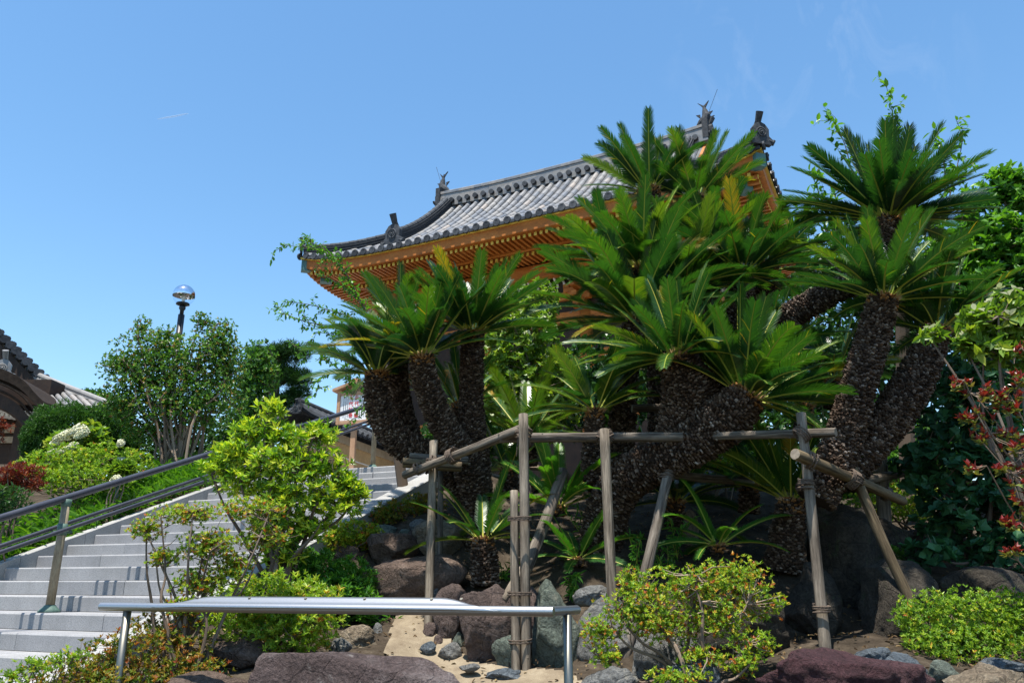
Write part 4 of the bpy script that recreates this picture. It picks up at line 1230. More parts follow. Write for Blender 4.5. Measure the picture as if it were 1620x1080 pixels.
# ------------------------------------------------------------------ cycads
def smooth_path(pts, n=24):
    """Catmull-Rom through rows of numbers"""
    p = np.array(pts, float)
    o = []
    for tt in np.linspace(0, len(p) - 1, n):
        i = min(int(tt), len(p) - 2); f = tt - i
        pm, p0, p1, p2 = p[max(i - 1, 0)], p[i], p[i + 1], p[min(i + 2, len(p) - 1)]
        o.append(0.5 * ((2 * p0) + (-pm + p1) * f + (2 * pm - 5 * p0 + 4 * p1 - p2) * f ** 2 + (-pm + 3 * p0 - 3 * p1 + p2) * f ** 3))
    return np.array(o)

def trunk_mesh(ctrl, seed, fresh=0.10, scale=1.0, lumpy=0.07):
    """ctrl: (u, v, Y, radius in pixels) from the foot to the crown"""
    rg = np.random.default_rng(seed)
    rows_ = []
    for u, v, Y, r in ctrl:
        p = at(u, v, Y)
        rows_.append((*p, r * mpp(u, v, Y)))
    sp = smooth_path(rows_, 48)
    P, Rr = sp[:, :3], sp[:, 3]
    Rr = Rr * 0.665
    T = nrm(np.gradient(P, axis=0))
    U = nrm(np.cross(T[0], [0.3, 1, 0.1])); Us = [U]
    for i in range(1, len(P)):
        U = nrm(U - T[i] * np.dot(U, T[i])); Us.append(U)
    Us = np.array(Us); Vs = np.cross(T, Us)
    n = MB()
    n.tube(P, Rr * 0.985, 14, True, 0.08)
    seglen = np.r_[0, np.cumsum(np.linalg.norm(np.diff(P, axis=0), axis=1))]
    Ltot = seglen[-1]
    scale = scale * 0.84
    rowstep = 0.0245 * scale
    s_ = 0.0
    A, Bv, Cn, Tt, Sz = [], [], [], [], []
    ridx = 0
    while s_ < Ltot:
        i = np.interp(s_, seglen, np.arange(len(P)))
        i0 = int(min(i, len(P) - 2)); f = i - i0
        c = P[i0] * (1 - f) + P[i0 + 1] * f; r = Rr[i0] * (1 - f) + Rr[i0 + 1] * f
        t = nrm(T[i0] * (1 - f) + T[i0 + 1] * f); uu = nrm(Us[i0] * (1 - f) + Us[i0 + 1] * f); vv = np.cross(t, uu)
        cnt = max(6, int(2 * math.pi * r / (0.034 * scale)))
        an = (np.arange(cnt) + 0.5 * (ridx % 2)) * 2 * math.pi / cnt + rg.normal(0, 0.4 / cnt, cnt)
        nn = np.cos(an)[:, None] * uu + np.sin(an)[:, None] * vv
        tang = -np.sin(an)[:, None] * uu + np.cos(an)[:, None] * vv
        bulge = 1 + lumpy * 0.5 * np.sin(6.283 * s_ / 0.125 + 1.5 * math.sin(s_ * 5 + seed) + 0.5 * np.sin(an * 2 + seed)) + rg.normal(0, 0.022, cnt)
        A.append(c + nn * (r * bulge)[:, None] + t * rg.normal(0, rowstep * 0.16, cnt)[:, None])
        Bv.append(np.broadcast_to(t, nn.shape)); Cn.append(nn); Tt.append(tang)
        tt = rg.beta(1.5, 2.4, cnt) * 0.92
        k = np.clip((s_ - (Ltot - fresh)) / max(fresh, 1e-6), 0, 1)
        tt = np.where(rg.uniform(0, 1, cnt) < k * 0.85, rg.uniform(0.93, 1.0, cnt), tt)
        Sz.append(tt)
        s_ += rowstep; ridx += 1
    A = np.vstack(A); t = np.vstack(Bv); nn = np.vstack(Cn); tg = np.vstack(Tt); tint = np.concatenate(Sz)
    m = len(A)
    w = (0.0165 * scale * rg.uniform(0.7, 1.25, m))[:, None]
    out = (0.021 * scale * rg.uniform(0.4, 1.4, m))[:, None]
    upl = (0.012 * scale * rg.uniform(-0.3, 1.7, m))[:, None]
    sk = (rg.normal(0, 0.006, m) * scale)[:, None]
    th = (0.0095 * scale * rg.uniform(0.7, 1.3, m))[:, None]
    b1 = A - tg * w - t * th * 1.2 - nn * 0.012; b2 = A + tg * w - t * th * 1.2 - nn * 0.012
    b3 = A + tg * w + t * th * 1.2 - nn * 0.012; b4 = A - tg * w + t * th * 1.2 - nn * 0.012
    tip = A + nn * out + t * upl + tg * sk
    t1 = tip - tg * w * 0.62 - t * th * 0.7; t2 = tip + tg * w * 0.62 - t * th * 0.7
    t3 = tip + tg * w * 0.55 + t * th * 0.7; t4 = tip - tg * w * 0.55 + t * th * 0.7
    V = np.stack([b1, b2, b3, b4, t1, t2, t3, t4], 1).reshape(-1, 3)
    base = np.arange(m)[:, None] * 8
    Q = np.concatenate([base + np.array(q) for q in ([0, 1, 5, 4], [1, 2, 6, 5], [2, 3, 7, 6], [3, 0, 4, 7], [4, 5, 6, 7])])
    n.add(V, Q, None, np.concatenate([tint * 0.55, tint * 0.7, tint * 0.8, tint * 0.7, tint]) if False else np.tile(tint, 5))
    return n, P[-1], T[-1], Rr[-1]

def crown_mesh(base, axis, count, L, seed, e0=18, e1=84, droop=0.55, rb=0.10, az=None, yellow=0.04, bright=0.45, curl=0.0):
    """a rosette of pinnate fronds; e0/e1: elevation of the outer / inner fronds above the plane of the crown"""
    rg = np.random.default_rng(seed)
    axis = nrm(axis)
    U = nrm(np.cross(axis, [0.13, 0.97, 0.2])); V = np.cross(axis, U)
    n = MB()
    NP = 72
    count = max(9, int(count * 0.80))
    for i in range(count):
        fr = (i + 0.5) / count
        a = i * 2.39996 + rg.normal(0, 0.16)
        if az is not None:
            lo, hi = az
            a = R(lo + (hi - lo) * ((i * 0.618034) % 1.0)) + rg.normal(0, 0.08)
            # angles measured in the picture plane: 0 right, 90 away, 180 left, 270 near
            rad_dir = np.array([math.cos(a), math.sin(a), 0])
            rad_dir = nrm(rad_dir - axis * np.dot(rad_dir, axis))
        else:
            rad_dir = math.cos(a) * U + math.sin(a) * V
        el = R((e1 - 5) + (e0 - e1) * fr ** 0.8 + rg.normal(0, 5))
        d = nrm(rad_dir * math.cos(el) + axis * math.sin(el))
        Lf = L * rg.uniform(0.80, 1.08) * (0.85 + 0.15 * math.sin(fr * math.pi))
        N = 22
        t = np.linspace(0, 1, N)
        dr = droop * rg.uniform(0.8, 1.6)
        D = nrm(d[None] + np.array([0, 0, -1.0])[None] * (dr * t ** 1.7)[:, None] * (0.45 + 0.55 * math.cos(el)) + curl * rad_dir[None] * (t ** 2)[:, None])
        Pn = base + rad_dir * rb * 0.7 + np.vstack([np.zeros(3), np.cumsum((D[:-1] + D[1:]) / 2 * (Lf / (N - 1)), axis=0)])
        sd = nrm(np.cross(D, np.broadcast_to(axis * 0.6 + Z3 * 0.4 + rad_dir * -0.25, D.shape)))
        roll = rg.normal(0, 0.28)
        up = np.cross(sd, D)
        sd, up = sd * math.cos(roll) + up * math.sin(roll), up * math.cos(roll) - sd * math.sin(roll)
        up = np.where((up @ axis)[:, None] < 0, -up, up)
        # rachis
        n.tube(Pn, np.linspace(0.0110, 0.0030, N) * (L / 1.0) ** 0.5, 4, False, rg.uniform(0, 1), 1)
        tq = np.linspace(0.13, 0.985, NP)
        ci = np.stack([np.interp(tq, t, Pn[:, k]) for k in range(3)], 1)
        di = nrm(np.stack([np.interp(tq, t, D[:, k]) for k in range(3)], 1))
        si = nrm(np.stack([np.interp(tq, t, sd[:, k]) for k in range(3)], 1))
        ui = nrm(np.stack([np.interp(tq, t, up[:, k]) for k in range(3)], 1))
        ln = 0.158 * L * np.clip(np.minimum(0.35 + (tq - 0.10) / 0.20, 1.0), 0, 1) * np.clip(np.minimum(1.0, (1.10 - tq) / 0.24), 0.3, 1)
        sp_ = 0.855 * Lf / NP
        yf = rg.uniform() < yellow
        tint0 = np.clip(rg.normal(bright, 0.19), 0.05, 0.78)
        for sg_ in (-1, 1):
            phi = np.radians(np.linspace(56, 27, NP) + rg.normal(0, 1.3, NP))[:, None]
            psi = np.radians(20 + rg.normal(0, 2.0, NP))[:, None]
            ld = di * np.cos(phi) + (sg_ * si * np.cos(psi) + ui * np.sin(psi)) * np.sin(phi)
            l_ = (ln * rg.uniform(0.9, 1.06, NP))[:, None]
            w = sp_ * 0.62
            c0 = ci + di * 0
            mid = ci + ld * l_ * 0.6 - ui * l_ * 0.03
            tip = ci + ld * l_ - ui * l_ * 0.13
            wd_ = di * w
            V_ = np.stack([c0 - wd_, c0 + wd_, mid + wd_ * 0.95, mid - wd_ * 0.95, tip], 1).reshape(-1, 3)
            b_ = np.arange(NP)[:, None] * 5
            ti = np.clip(tint0 + rg.normal(0, 0.05, NP) + (0.10 * (tq - 0.5)), 0, 0.82)
            ti = np.where(rg.uniform(0, 1, NP) < 0.006, rg.uniform(0.84, 0.98, NP), ti)
            if yf:
                ti = np.where(tq > rg.uniform(0.35, 0.7), rg.uniform(0.86, 1.0, NP), ti + 0.08)
            n.add(V_, b_ + np.array([0, 1, 2, 3]), b_ + np.array([3, 2, 4]), ti, 0)
    return n

def fuzz_mesh(base, axis, r, seed, count=70):
    rg = np.random.default_rng(seed)
    axis = nrm(axis); U = nrm(np.cross(axis, [0.13, 0.97, 0.2])); V = np.cross(axis, U)
    n = MB()
    for i in range(count):
        a = rg.uniform(0, 6.283); q = math.sqrt(rg.uniform(0, 1))
        o = (math.cos(a) * U + math.sin(a) * V)
        p = base + o * q * r * 0.95 - axis * 0.03
        h = r * rg.uniform(0.35, 0.85) * (1.1 - 0.6 * q)
        n.tube([p, p + axis * h * 0.6 + o * q * 0.03, p + axis * h + o * q * 0.06], [0.011, 0.008, 0.001], 4, False, rg.uniform(0, 1))
    return n

def cycad(name, label, trunks, seed, group=None, base=None):
    """trunks: dicts with ctrl (may be None), crown parameters"""
    t0 = trunks[0]
    b = base if base is not None else at(*(t0["ctrl"][0][:3] if t0.get("ctrl") else t0["at"]))
    root = thing(name, b, label, "cycad", group)
    for i, t in enumerate(trunks):
        if t.get("ctrl"):
            n, c, ax, r = trunk_mesh(t["ctrl"], seed + i, t.get("fresh", 0.12), t.get("scale", 1.0))
            n.build("trunk", M_SCALE, root)
        else:
            c = at(*t["at"]); ax = np.array([0, 0, 1.0]); r = 0.08
        if t.get("n", 0):
            ax = nrm(ax * 0.6 + np.array([0, 0, 0.6]) + np.array(t.get("lean", (0, 0, 0))))
            L = t["L"] * mpp(*t["at"]) if t.get("at") else t["L"] * mpp(*t["ctrl"][-1][:3])
            n = crown_mesh(c - ax * 0.02, ax, t["n"], L, seed * 7 + i, t.get("e0", 15), t.get("e1", 84), t.get("droop", 0.55), r * 0.8, t.get("az"), t.get("yellow", 0.04), t.get("bright", 0.45), t.get("curl", 0))
            n.build("crown", [t.get("mat", M_FROND), M_RACHIS], root)
            fuzz_mesh(c, ax, r, seed * 3 + i).build("crown_heart", M_FUZZ, root)
    return root

# the left clump: four trunks on one foot
cycad("cycad_clump", "big cycad clump with thick scaly trunks fanning out beside the stairs", [
    dict(ctrl=[(760, 880, 8.0, 40), (757, 800, 8.0, 34), (752, 720, 8.0, 30), (746, 640, 8.0, 26), (747, 570, 7.95, 25), (748, 524, 7.9, 24)], L=142, n=52, e0=24, e1=82, droop=0.30, seed=1),
    dict(ctrl=[(756, 800, 7.95, 32), (735, 725, 7.85, 33), (705, 680, 7.8, 31), (682, 630, 7.7, 29), (670, 590, 7.65, 28), (667, 560, 7.6, 25)], L=152, n=44, e0=18, e1=80, droop=0.42, lean=(-0.16, -0.05, 0)),
    dict(ctrl=[(752, 800, 8.05, 26), (700, 735, 8.05, 32), (640, 705, 8.0, 33), (608, 668, 7.95, 30), (596, 625, 7.9, 27), (596, 588, 7.9, 23)], L=130, n=38, e0=20, e1=78, droop=0.5, lean=(-0.22, -0.05, 0)),
    dict(ctrl=[(660, 720, 8.4, 24), (640, 660, 8.4, 23), (630, 600, 8.4, 21), (632, 540, 8.4, 20)], L=125, n=34, e0=16, e1=84, droop=0.45, lean=(-0.1, 0.1, 0)),
    dict(ctrl=[(748, 740, 8.4, 22), (735, 690, 8.6, 20), (727, 640, 8.8, 18)], L=110, n=26, e0=25, e1=85, droop=0.4),
], 21)
# the centre clump
cycad("cycad_clump", "huge sprawling cycad with a bulging trunk lying over the timber beam at the centre", [
    dict(ctrl=[(950, 900, 7.5, 50), (958, 820, 7.4, 48), (985, 765, 7.25, 48), (1030, 735, 7.0, 46), (1090, 705, 6.85, 50), (1145, 665, 6.75, 56), (1185, 625, 6.7, 42)], L=180, n=46, e0=12, e1=82, droop=0.45, lean=(0.10, -0.1, 0.1), fresh=0.09, scale=1.1, bright=0.5),
    dict(ctrl=[(1040, 740, 7.05, 40), (1075, 690, 7.0, 54), (1092, 630, 6.95, 64), (1082, 592, 6.9, 52), (1066, 562, 6.85, 38)], L=155, n=46, e0=8, e1=82, droop=0.5, lean=(-0.12, -0.08, 0.2), fresh=0.08, scale=1.1),
    dict(ctrl=[(1085, 690, 7.1, 45), (1130, 630, 7.1, 52), (1150, 600, 7.1, 34)], L=140, n=26, e0=20, e1=84, droop=0.45, lean=(0.0, 0.1, 0.3), scale=1.1),
], 41)
cycad("cycad", "dark straight trunked cycad behind the middle post", [
    dict(ctrl=[(960, 850, 7.9, 38), (975, 760, 7.9, 32), (985, 660, 7.9, 29), (990, 590, 7.9, 27), (1005, 505, 7.9, 24)], L=190, n=48, e0=4, e1=80, droop=0.55, lean=(-0.2, -0.1, 0.1)),
], 55)
cycad("cycad", "short cycad with light upright fronds between the left clump and the dark straight trunk", [
    dict(ctrl=[(938, 760, 7.4, 24), (938, 700, 7.35, 22), (942, 646, 7.3, 18)], L=140, n=24, e0=14, e1=78, droop=0.5, lean=(-0.15, -0.1, 0.1), bright=0.6),
], 57)
# the high clump behind
cycad("cycad_clump", "tallest cycad clump, its top crowns reaching up across the temple roof", [
    dict(ctrl=[(1050, 700, 8.8, 34), (1045, 560, 8.8, 30), (1035, 420, 8.8, 28), (1028, 350, 8.8, 26), (1026, 300, 8.8, 25)], L=118, n=30, e0=20, e1=84, droop=0.30, lean=(-0.08, 0, 0.1), yellow=0.06),
    dict(ctrl=[(1120, 700, 8.8, 30), (1115, 520, 8.8, 28), (1105, 400, 8.8, 26), (1100, 312, 8.8, 22)], L=120, n=30, e0=20, e1=84, droop=0.30, lean=(0.06, 0, 0.1), yellow=0.06),
    dict(ctrl=[(1060, 620, 8.5, 26), (1040, 520, 8.3, 26), (1020, 450, 8.2, 24), (1010, 420, 8.15, 22)], L=150, n=38, e0=8, e1=80, droop=0.5, lean=(-0.25, -0.1, 0.1)),
    dict(ctrl=[(1080, 620, 8.4, 26), (1085, 520, 8.3, 26), (1085, 450, 8.25, 24)], L=150, n=40, e0=10, e1=82, droop=0.45, lean=(0, -0.1, 0.1), bright=0.52, yellow=0.05),
    dict(ctrl=[(1140, 620, 8.5, 26), (1165, 520, 8.4, 26), (1175, 430, 8.4, 24)], L=150, n=32, e0=10, e1=82, droop=0.45, lean=(0.1, -0.1, 0.1)),
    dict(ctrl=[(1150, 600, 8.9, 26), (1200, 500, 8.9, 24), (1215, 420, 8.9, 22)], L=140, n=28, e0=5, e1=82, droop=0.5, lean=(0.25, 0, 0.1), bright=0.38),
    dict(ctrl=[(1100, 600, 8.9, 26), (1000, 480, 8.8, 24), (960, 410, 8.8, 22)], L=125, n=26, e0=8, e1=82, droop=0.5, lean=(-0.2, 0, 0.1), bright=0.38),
    dict(ctrl=[(1110, 600, 8.7, 26), (1120, 480, 8.7, 24), (1128, 385, 8.7, 22)], L=120, n=26, e0=10, e1=82, droop=0.45, bright=0.42),
], 71)
# right clump
cycad("cycad_clump", "right hand cycad with two stout scaly trunks parting in a V under full crowns", [
    dict(ctrl=[(1290, 790, 6.45, 44), (1325, 720, 6.45, 42), (1345, 665, 6.45, 40), (1358, 610, 6.45, 37), (1378, 545, 6.45, 36), (1398, 470, 6.45, 30)], L=160, n=48, e0=14, e1=82, droop=0.42, lean=(-0.02, -0.05, 0.1)),
    dict(ctrl=[(1330, 760, 6.55, 36), (1372, 705, 6.60, 44), (1416, 650, 6.65, 43), (1454, 588, 6.70, 40), (1482, 520, 6.75, 27)], L=150, n=34, e0=14, e1=82, droop=0.45, lean=(0.05, 0, 0.15), bright=0.40),
], 91)
cycad("cycad", "cycad on a leaning dark trunk, its round crown topmost on the right", [
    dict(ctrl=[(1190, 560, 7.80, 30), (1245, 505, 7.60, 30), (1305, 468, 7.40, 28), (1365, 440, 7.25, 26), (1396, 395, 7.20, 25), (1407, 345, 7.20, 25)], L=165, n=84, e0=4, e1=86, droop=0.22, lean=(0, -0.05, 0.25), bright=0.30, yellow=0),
], 95)
# young and small ones
cycad("small_cycad", "small cycad on a squat shaggy trunk, below the left clump by the thin post", [
    dict(ctrl=[(768, 925, 7.2, 30), (766, 885, 7.2, 29), (764, 850, 7.2, 20)], L=126, n=20, e0=6, e1=80, droop=0.5, fresh=0.12, bright=0.4),
], 101)
cycad("small_cycad", "bright young cycad with few separate arching fronds right of the leaning brace", [
    dict(ctrl=[(1136, 872, 6.9, 14), (1136, 858, 6.9, 12)], L=122, n=15, e0=2, e1=72, droop=0.6, bright=0.6, mat=M_FROND_YOUNG),
], 103)
cycad("small_cycad", "cycad on a shaggy knee high trunk beside the right post, young fronds standing upright", [
    dict(ctrl=[(1240, 900, 7.15, 44), (1245, 850, 7.1, 37), (1250, 810, 7.1, 31), (1252, 788, 7.1, 22)], L=150, n=26, e0=22, e1=86, droop=0.35, bright=0.62, fresh=0.15),
], 105)
cycad("small_cycad", "bright green young cycad behind the gap between the paired posts and the middle post", [
    dict(ctrl=[(884, 815, 7.6, 14), (884, 798, 7.6, 12)], L=132, n=22, e0=14, e1=84, droop=0.4, bright=0.62, mat=M_FROND_YOUNG),
], 107)
cycad("small_cycad", "low cycad sprouts spreading on bare soil left of the middle post foot", [
    dict(ctrl=[(915, 895, 7.2, 12), (913, 880, 7.2, 10)], L=102, n=16, e0=-5, e1=75, droop=0.5, bright=0.4, mat=M_FROND_YOUNG),
], 109)
for u, v, Y, L, nn, lab in ((835, 690, 9.2, 140, 22, "shaded cycad in the gap right of the left clump, under the pale dogwood"),
                            (805, 740, 8.9, 110, 16, "dark low cycad half hidden behind the tied beam joint"),
                            (1272, 640, 8.2, 110, 20, "cycad with pale brownish unfolding fronds behind the beam end on the right"),
                            (1215, 560, 8.0, 130, 22, "shaded cycad in the dark hollow right of the bulging trunk"),
                            
                            (1068, 790, 7.9, 120, 18, "dark low cycad behind the leaning brace, under the bulging trunk"),
                            (1185, 765, 8.0, 120, 18, "dark cycad fronds below the beam between bulging trunk and right post"),
                            (1320, 600, 8.6, 130, 20, "shaded cycad behind the V of the right hand trunks")):
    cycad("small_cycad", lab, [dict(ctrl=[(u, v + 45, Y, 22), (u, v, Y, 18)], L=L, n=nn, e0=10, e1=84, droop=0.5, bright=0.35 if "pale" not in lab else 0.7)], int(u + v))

# ------------------------------------------------------------------ timber supports
def log(p, q_, r, name, parent, mat=M_LOG, r2=None, seed=0, sides=16):
    """a weathered round log from p to q_, its grain along its own z axis"""
    p, q_ = np.asarray(p, float), np.asarray(q_, float)
    ln = np.linalg.norm(q_ - p)
    rot = Vector(q_ - p).to_track_quat('Z', 'Y')
    rg = np.random.default_rng(seed + int(ln * 1000))
    n = MB()
    N = 14
    z = np.linspace(0, ln, N)
    r2 = r if r2 is None else r2
    rr = np.linspace(r, r2, N) * (1 + rg.normal(0, 0.018, N))
    bend = rg.normal(0, 0.006, 2)
    pts = np.stack([bend[0] * np.sin(z / ln * 3.1), bend[1] * np.sin(z / ln * 3.1), z], 1)
    m = np.array(rot.to_matrix())
    a = np.arange(sides) * 2 * math.pi / sides
    wob = 1 + rg.normal(0, 0.025, sides)
    ring = pts[:, None] + (rr[:, None] * wob[None])[..., None] * np.stack([np.cos(a), np.sin(a), 0 * a], 1)[None]
    ch = 0.06
    v = ring.reshape(-1, 3)
    v = np.vstack([v, ring[0] * np.array([0.9, 0.9, 1]) - [0, 0, r * ch], ring[-1] * np.array([0.9, 0.9, 1]) + [0, 0, r * ch], pts[0] - [0, 0, r * ch], pts[-1] + [0, 0, r * ch]])
    o1 = N * sides; o2 = o1 + sides; c1 = o2 + sides; c2 = c1 + 1
    qs = [(i * sides + k, i * sides + (k + 1) % sides, (i + 1) * sides + (k + 1) % sides, (i + 1) * sides + k) for i in range(N - 1) for k in range(sides)]
    qs += [(o1 + k, o1 + (k + 1) % sides, (k + 1) % sides, k) for k in range(sides)]
    qs += [((N - 1) * sides + k, (N - 1) * sides + (k + 1) % sides, o2 + (k + 1) % sides, o2 + k) for k in range(sides)]
    ts = [(c1, o1 + (k + 1) % sides, o1 + k) for k in range(sides)] + [(c2, o2 + k, o2 + (k + 1) % sides) for k in range(sides)]
    n.add(v @ m.T + p, qs)
    n.add(np.zeros((0, 3)))
    n.add((v @ m.T + p), None, ts, mat=1)
    # knots
    for _ in range(3):
        k = rg.integers(0, sides); zz = rg.uniform(0.1, 0.9) * ln
        rk = np.interp(zz, z, rr)
        c = np.array([math.cos(a[k]) * rk * 0.96, math.sin(a[k]) * rk * 0.96, zz]) @ m.T + p
        n.sphere(c, r * 0.22, 8, 5, tint=0.5)
    return n.build(name, [mat, M_LOG_END], parent, loc=p, smooth=True, rot=rot)

def lashing(c, ax, r, parent, turns=4, pitch=0.018, rr=0.0075, seed=0, tail=0.0):
    ax = nrm(ax); U = nrm(np.cross(ax, [0.2, 0.9, 0.35])); V = np.cross(ax, U)
    t = np.linspace(0, 2 * math.pi * turns, turns * 16)
    rg = np.random.default_rng(seed)
    jit = np.interp(t, np.linspace(0, t[-1], 9), rg.normal(0, 0.006, 9))
    pts = [c + (U * math.cos(a) + V * math.sin(a)) * (r + 0.006) + ax * ((a / 6.283 - turns / 2) * pitch + j) for a, j in zip(t, jit)]
    n = MB(); n.tube(pts, rr, 5)
    if tail:
        e = pts[-1]
        n.tube([e, e + np.array([0.015, -0.02, -tail * 0.3]), e + np.array([0.005, -0.025, -tail * 0.7]), e + np.array([0.0, -0.02, -tail])], [rr, rr * 0.8, rr * 0.7, rr * 0.5], 5)
    return n.build("rope_lashing", M_ROPE, parent)

def foot(u, v, Y, deep=0.15):
    p = at(u, v, Y)
    p[2] = min(p[2], gz(p[0], p[1])) - deep
    return p
px = lambda u, v, Y, r: r * mpp(u, v, Y)
fr = thing("timber_support", at(829, 1080, 6.15), "weathered timber frame of lashed posts and a long level beam propping the centre cycads", "timber support")
P_ = [at(828, 655, 6.3), foot(832, 1095, 6.15, 0.1)]
log(P_[1], P_[0], px(828, 800, 6.3, 7.3), "post", fr, seed=1)
Q_ = [at(813.5, 776, 6.27), foot(817, 1095, 6.12, 0.1)]
log(Q_[1], Q_[0], px(815, 800, 6.3, 6.7), "short_post", fr, seed=2)
M1 = [at(956, 679, 6.5), foot(976, 1068, 6.35, 0.1)]
log(M1[1], M1[0], px(958, 800, 6.5, 8.0), "post", fr, seed=3)
B_ = [at(791, 693, 6.52), at(1135, 692, 6.75)]
log(B_[0], B_[1], px(900, 690, 6.6, 7.6), "level_beam", fr, seed=4, r2=0.041)
for c, v_, s_ in ((at(828, 683, 6.42), (0.3, 0.1, 1), 1), (at(829, 695, 6.4), (1, 0, 0.5), 2), (at(957, 692, 6.55), (0.5, 0, 1), 3), (at(957, 690, 6.55), (-0.6, 0.1, 1), 4)):
    lashing(c, v_, 0.062, fr, 4, 0.016, seed=s_, tail=0.25 if s_ == 1 else 0)
for v_, tl in ((820, 0), (938, 0), (1012, 0.35)):
    lashing((at(814, v_, 6.2) + at(830, v_, 6.2)) / 2, (0, 0, 1), 0.082, fr, 3, 0.012, 0.006, v_, tl)
log(at(852, 862, 6.9), at(796, 950, 6.45), 0.03, "thin_prop", fr, seed=5)
log(at(890, 745, 7.4), at(832, 900, 6.7), px(860, 800, 7, 9), "rear_brace", fr, seed=6)

fl = thing("timber_support", at(678, 950, 8.0), "slanting timber pole lashed to a thin grey post, propping the left cycad clump", "timber support")
log(at(640, 751, 7.2), at(833, 675, 6.36), px(640, 745, 7.2, 6.4), "slanting_pole", fl, r2=px(833, 675, 6.36, 7.6), seed=11)
log(foot(678, 962, 6.88, 0.1), at(686, 698, 7.22), px(683, 800, 7.2, 6.4), "post", fl, seed=12)
log(at(638, 731, 7.42), at(730, 738, 7.45), px(660, 735, 8, 7.5), "cross_pole", fl, mat=M_LOG_BROWN, seed=13)
log(at(648, 722, 7.52), at(740, 728, 7.6), px(660, 735, 8, 6), "cross_pole", fl, seed=14)
log(foot(697, 900, 7.6), at(697, 745, 7.7), px(697, 800, 7.6, 4.5), "rear_post", fl, seed=15)
lashing(at(684, 732, 7.12), (1, 0, -0.4), 0.055, fl, 4, 0.016, seed=21)
lashing(at(684, 733, 7.12), (0.2, 0, 1), 0.058, fl, 4, 0.016, seed=22)
lashing(at(662, 741, 7.1), (1, -0.2, 0.4), 0.045, fl, 3, 0.02, seed=23)
lashing(at(716, 721, 6.85), (1, -0.8, 0.4), 0.056, fl, 5, 0.016, seed=24)

fR = thing("timber_support", at(1300, 1020, 5.75), "tall grey post and short level log with rope, carrying the right end of the beam", "timber support")
log(foot(1306, 1030, 5.75, 0.05), at(1267, 654, 6.0), px(1285, 800, 5.85, 8.7), "post", fR, r2=px(1267, 654, 6.0, 7.6), seed=31)
log(at(1130, 690, 6.62), at(1322, 684, 5.95), px(1280, 686, 6, 7.2), "level_log", fR, seed=32)
lashing(at(1268, 687, 5.95), (0.8, 0, 0.7), 0.06, fR, 4, 0.016, seed=33)
lashing(at(1275, 765, 5.92), (0.1, 0, 1), 0.047, fR, 5, 0.013, seed=34)
lashing(at(1300, 962, 5.78), (0.08, 0, 1), 0.049, fR, 4, 0.012, seed=35)

fX = thing("timber_support", at(1455, 935, 6.35), "brownish slanting log lashed with dark rope to a leaning prop, right of tall post", "timber support")
log(at(1258, 718, 5.75), at(1428, 792, 6.9), px(1258, 718, 5.75, 9.4), "slanting_log", fX, mat=M_LOG_BROWN, r2=px(1428, 792, 6.9, 7.5), seed=41)
log(foot(1463, 940, 6.2, 0.05), at(1344, 728, 6.45), px(1400, 830, 6.3, 8.3), "leaning_prop", fX, mat=M_LOG_BROWN, seed=42)
log(foot(1401, 880, 7.6), at(1389, 672, 7.7), px(1390, 750, 7.7, 10), "rear_post", fX, seed=43)
log(at(1310, 768, 7.0), at(1438, 745, 7.9), px(1380, 760, 7.5, 7), "cross_pole", fX, seed=44)
log(at(1308, 779, 6.9), at(1322, 783, 6.5), px(1312, 781, 6.5, 8.5), "sawn_stub", fX, mat=M_LOG_BROWN, seed=45)
lashing(at(1284, 729, 5.9), (1, 0, -0.5), 0.055, fX, 4, 0.018, seed=46)
lashing(at(1348, 758, 6.3), (1, 0.3, -0.6), 0.065, fX, 6, 0.014, seed=47)
lashing(at(1350, 757, 6.3), (0.5, 0, 1), 0.065, fX, 4, 0.018, seed=48)
lashing(at(1402, 781, 6.75), (1, 0.3, -0.5), 0.050, fX, 4, 0.014, seed=49)

fb = thing("timber_brace", at(985, 945, 6.3), "single leaning grey log propping the bulging trunk from below", "timber brace")
log(foot(982, 955, 6.25, 0.05), at(1058, 745, 6.85), px(1020, 850, 6.5, 8.8), "leaning_log", fb, seed=51)
log(at(1040, 748, 7.3), at(1190, 762, 7.6), px(1100, 755, 7.4, 7), "rear_beam", fb, seed=52)
lashing(at(1055, 752, 6.85), (0.3, 0.1, 1), 0.055, fb, 4, 0.016, seed=53)
fc = thing("timber_brace", at(1020, 648, 7.7), "short grey beam end showing behind the bulging trunk, beside the dark straight trunk", "timber brace")
log(at(1000, 646, 7.6), at(1120, 646, 7.7), px(1020, 646, 7.6, 6.5), "beam", fc, seed=54)

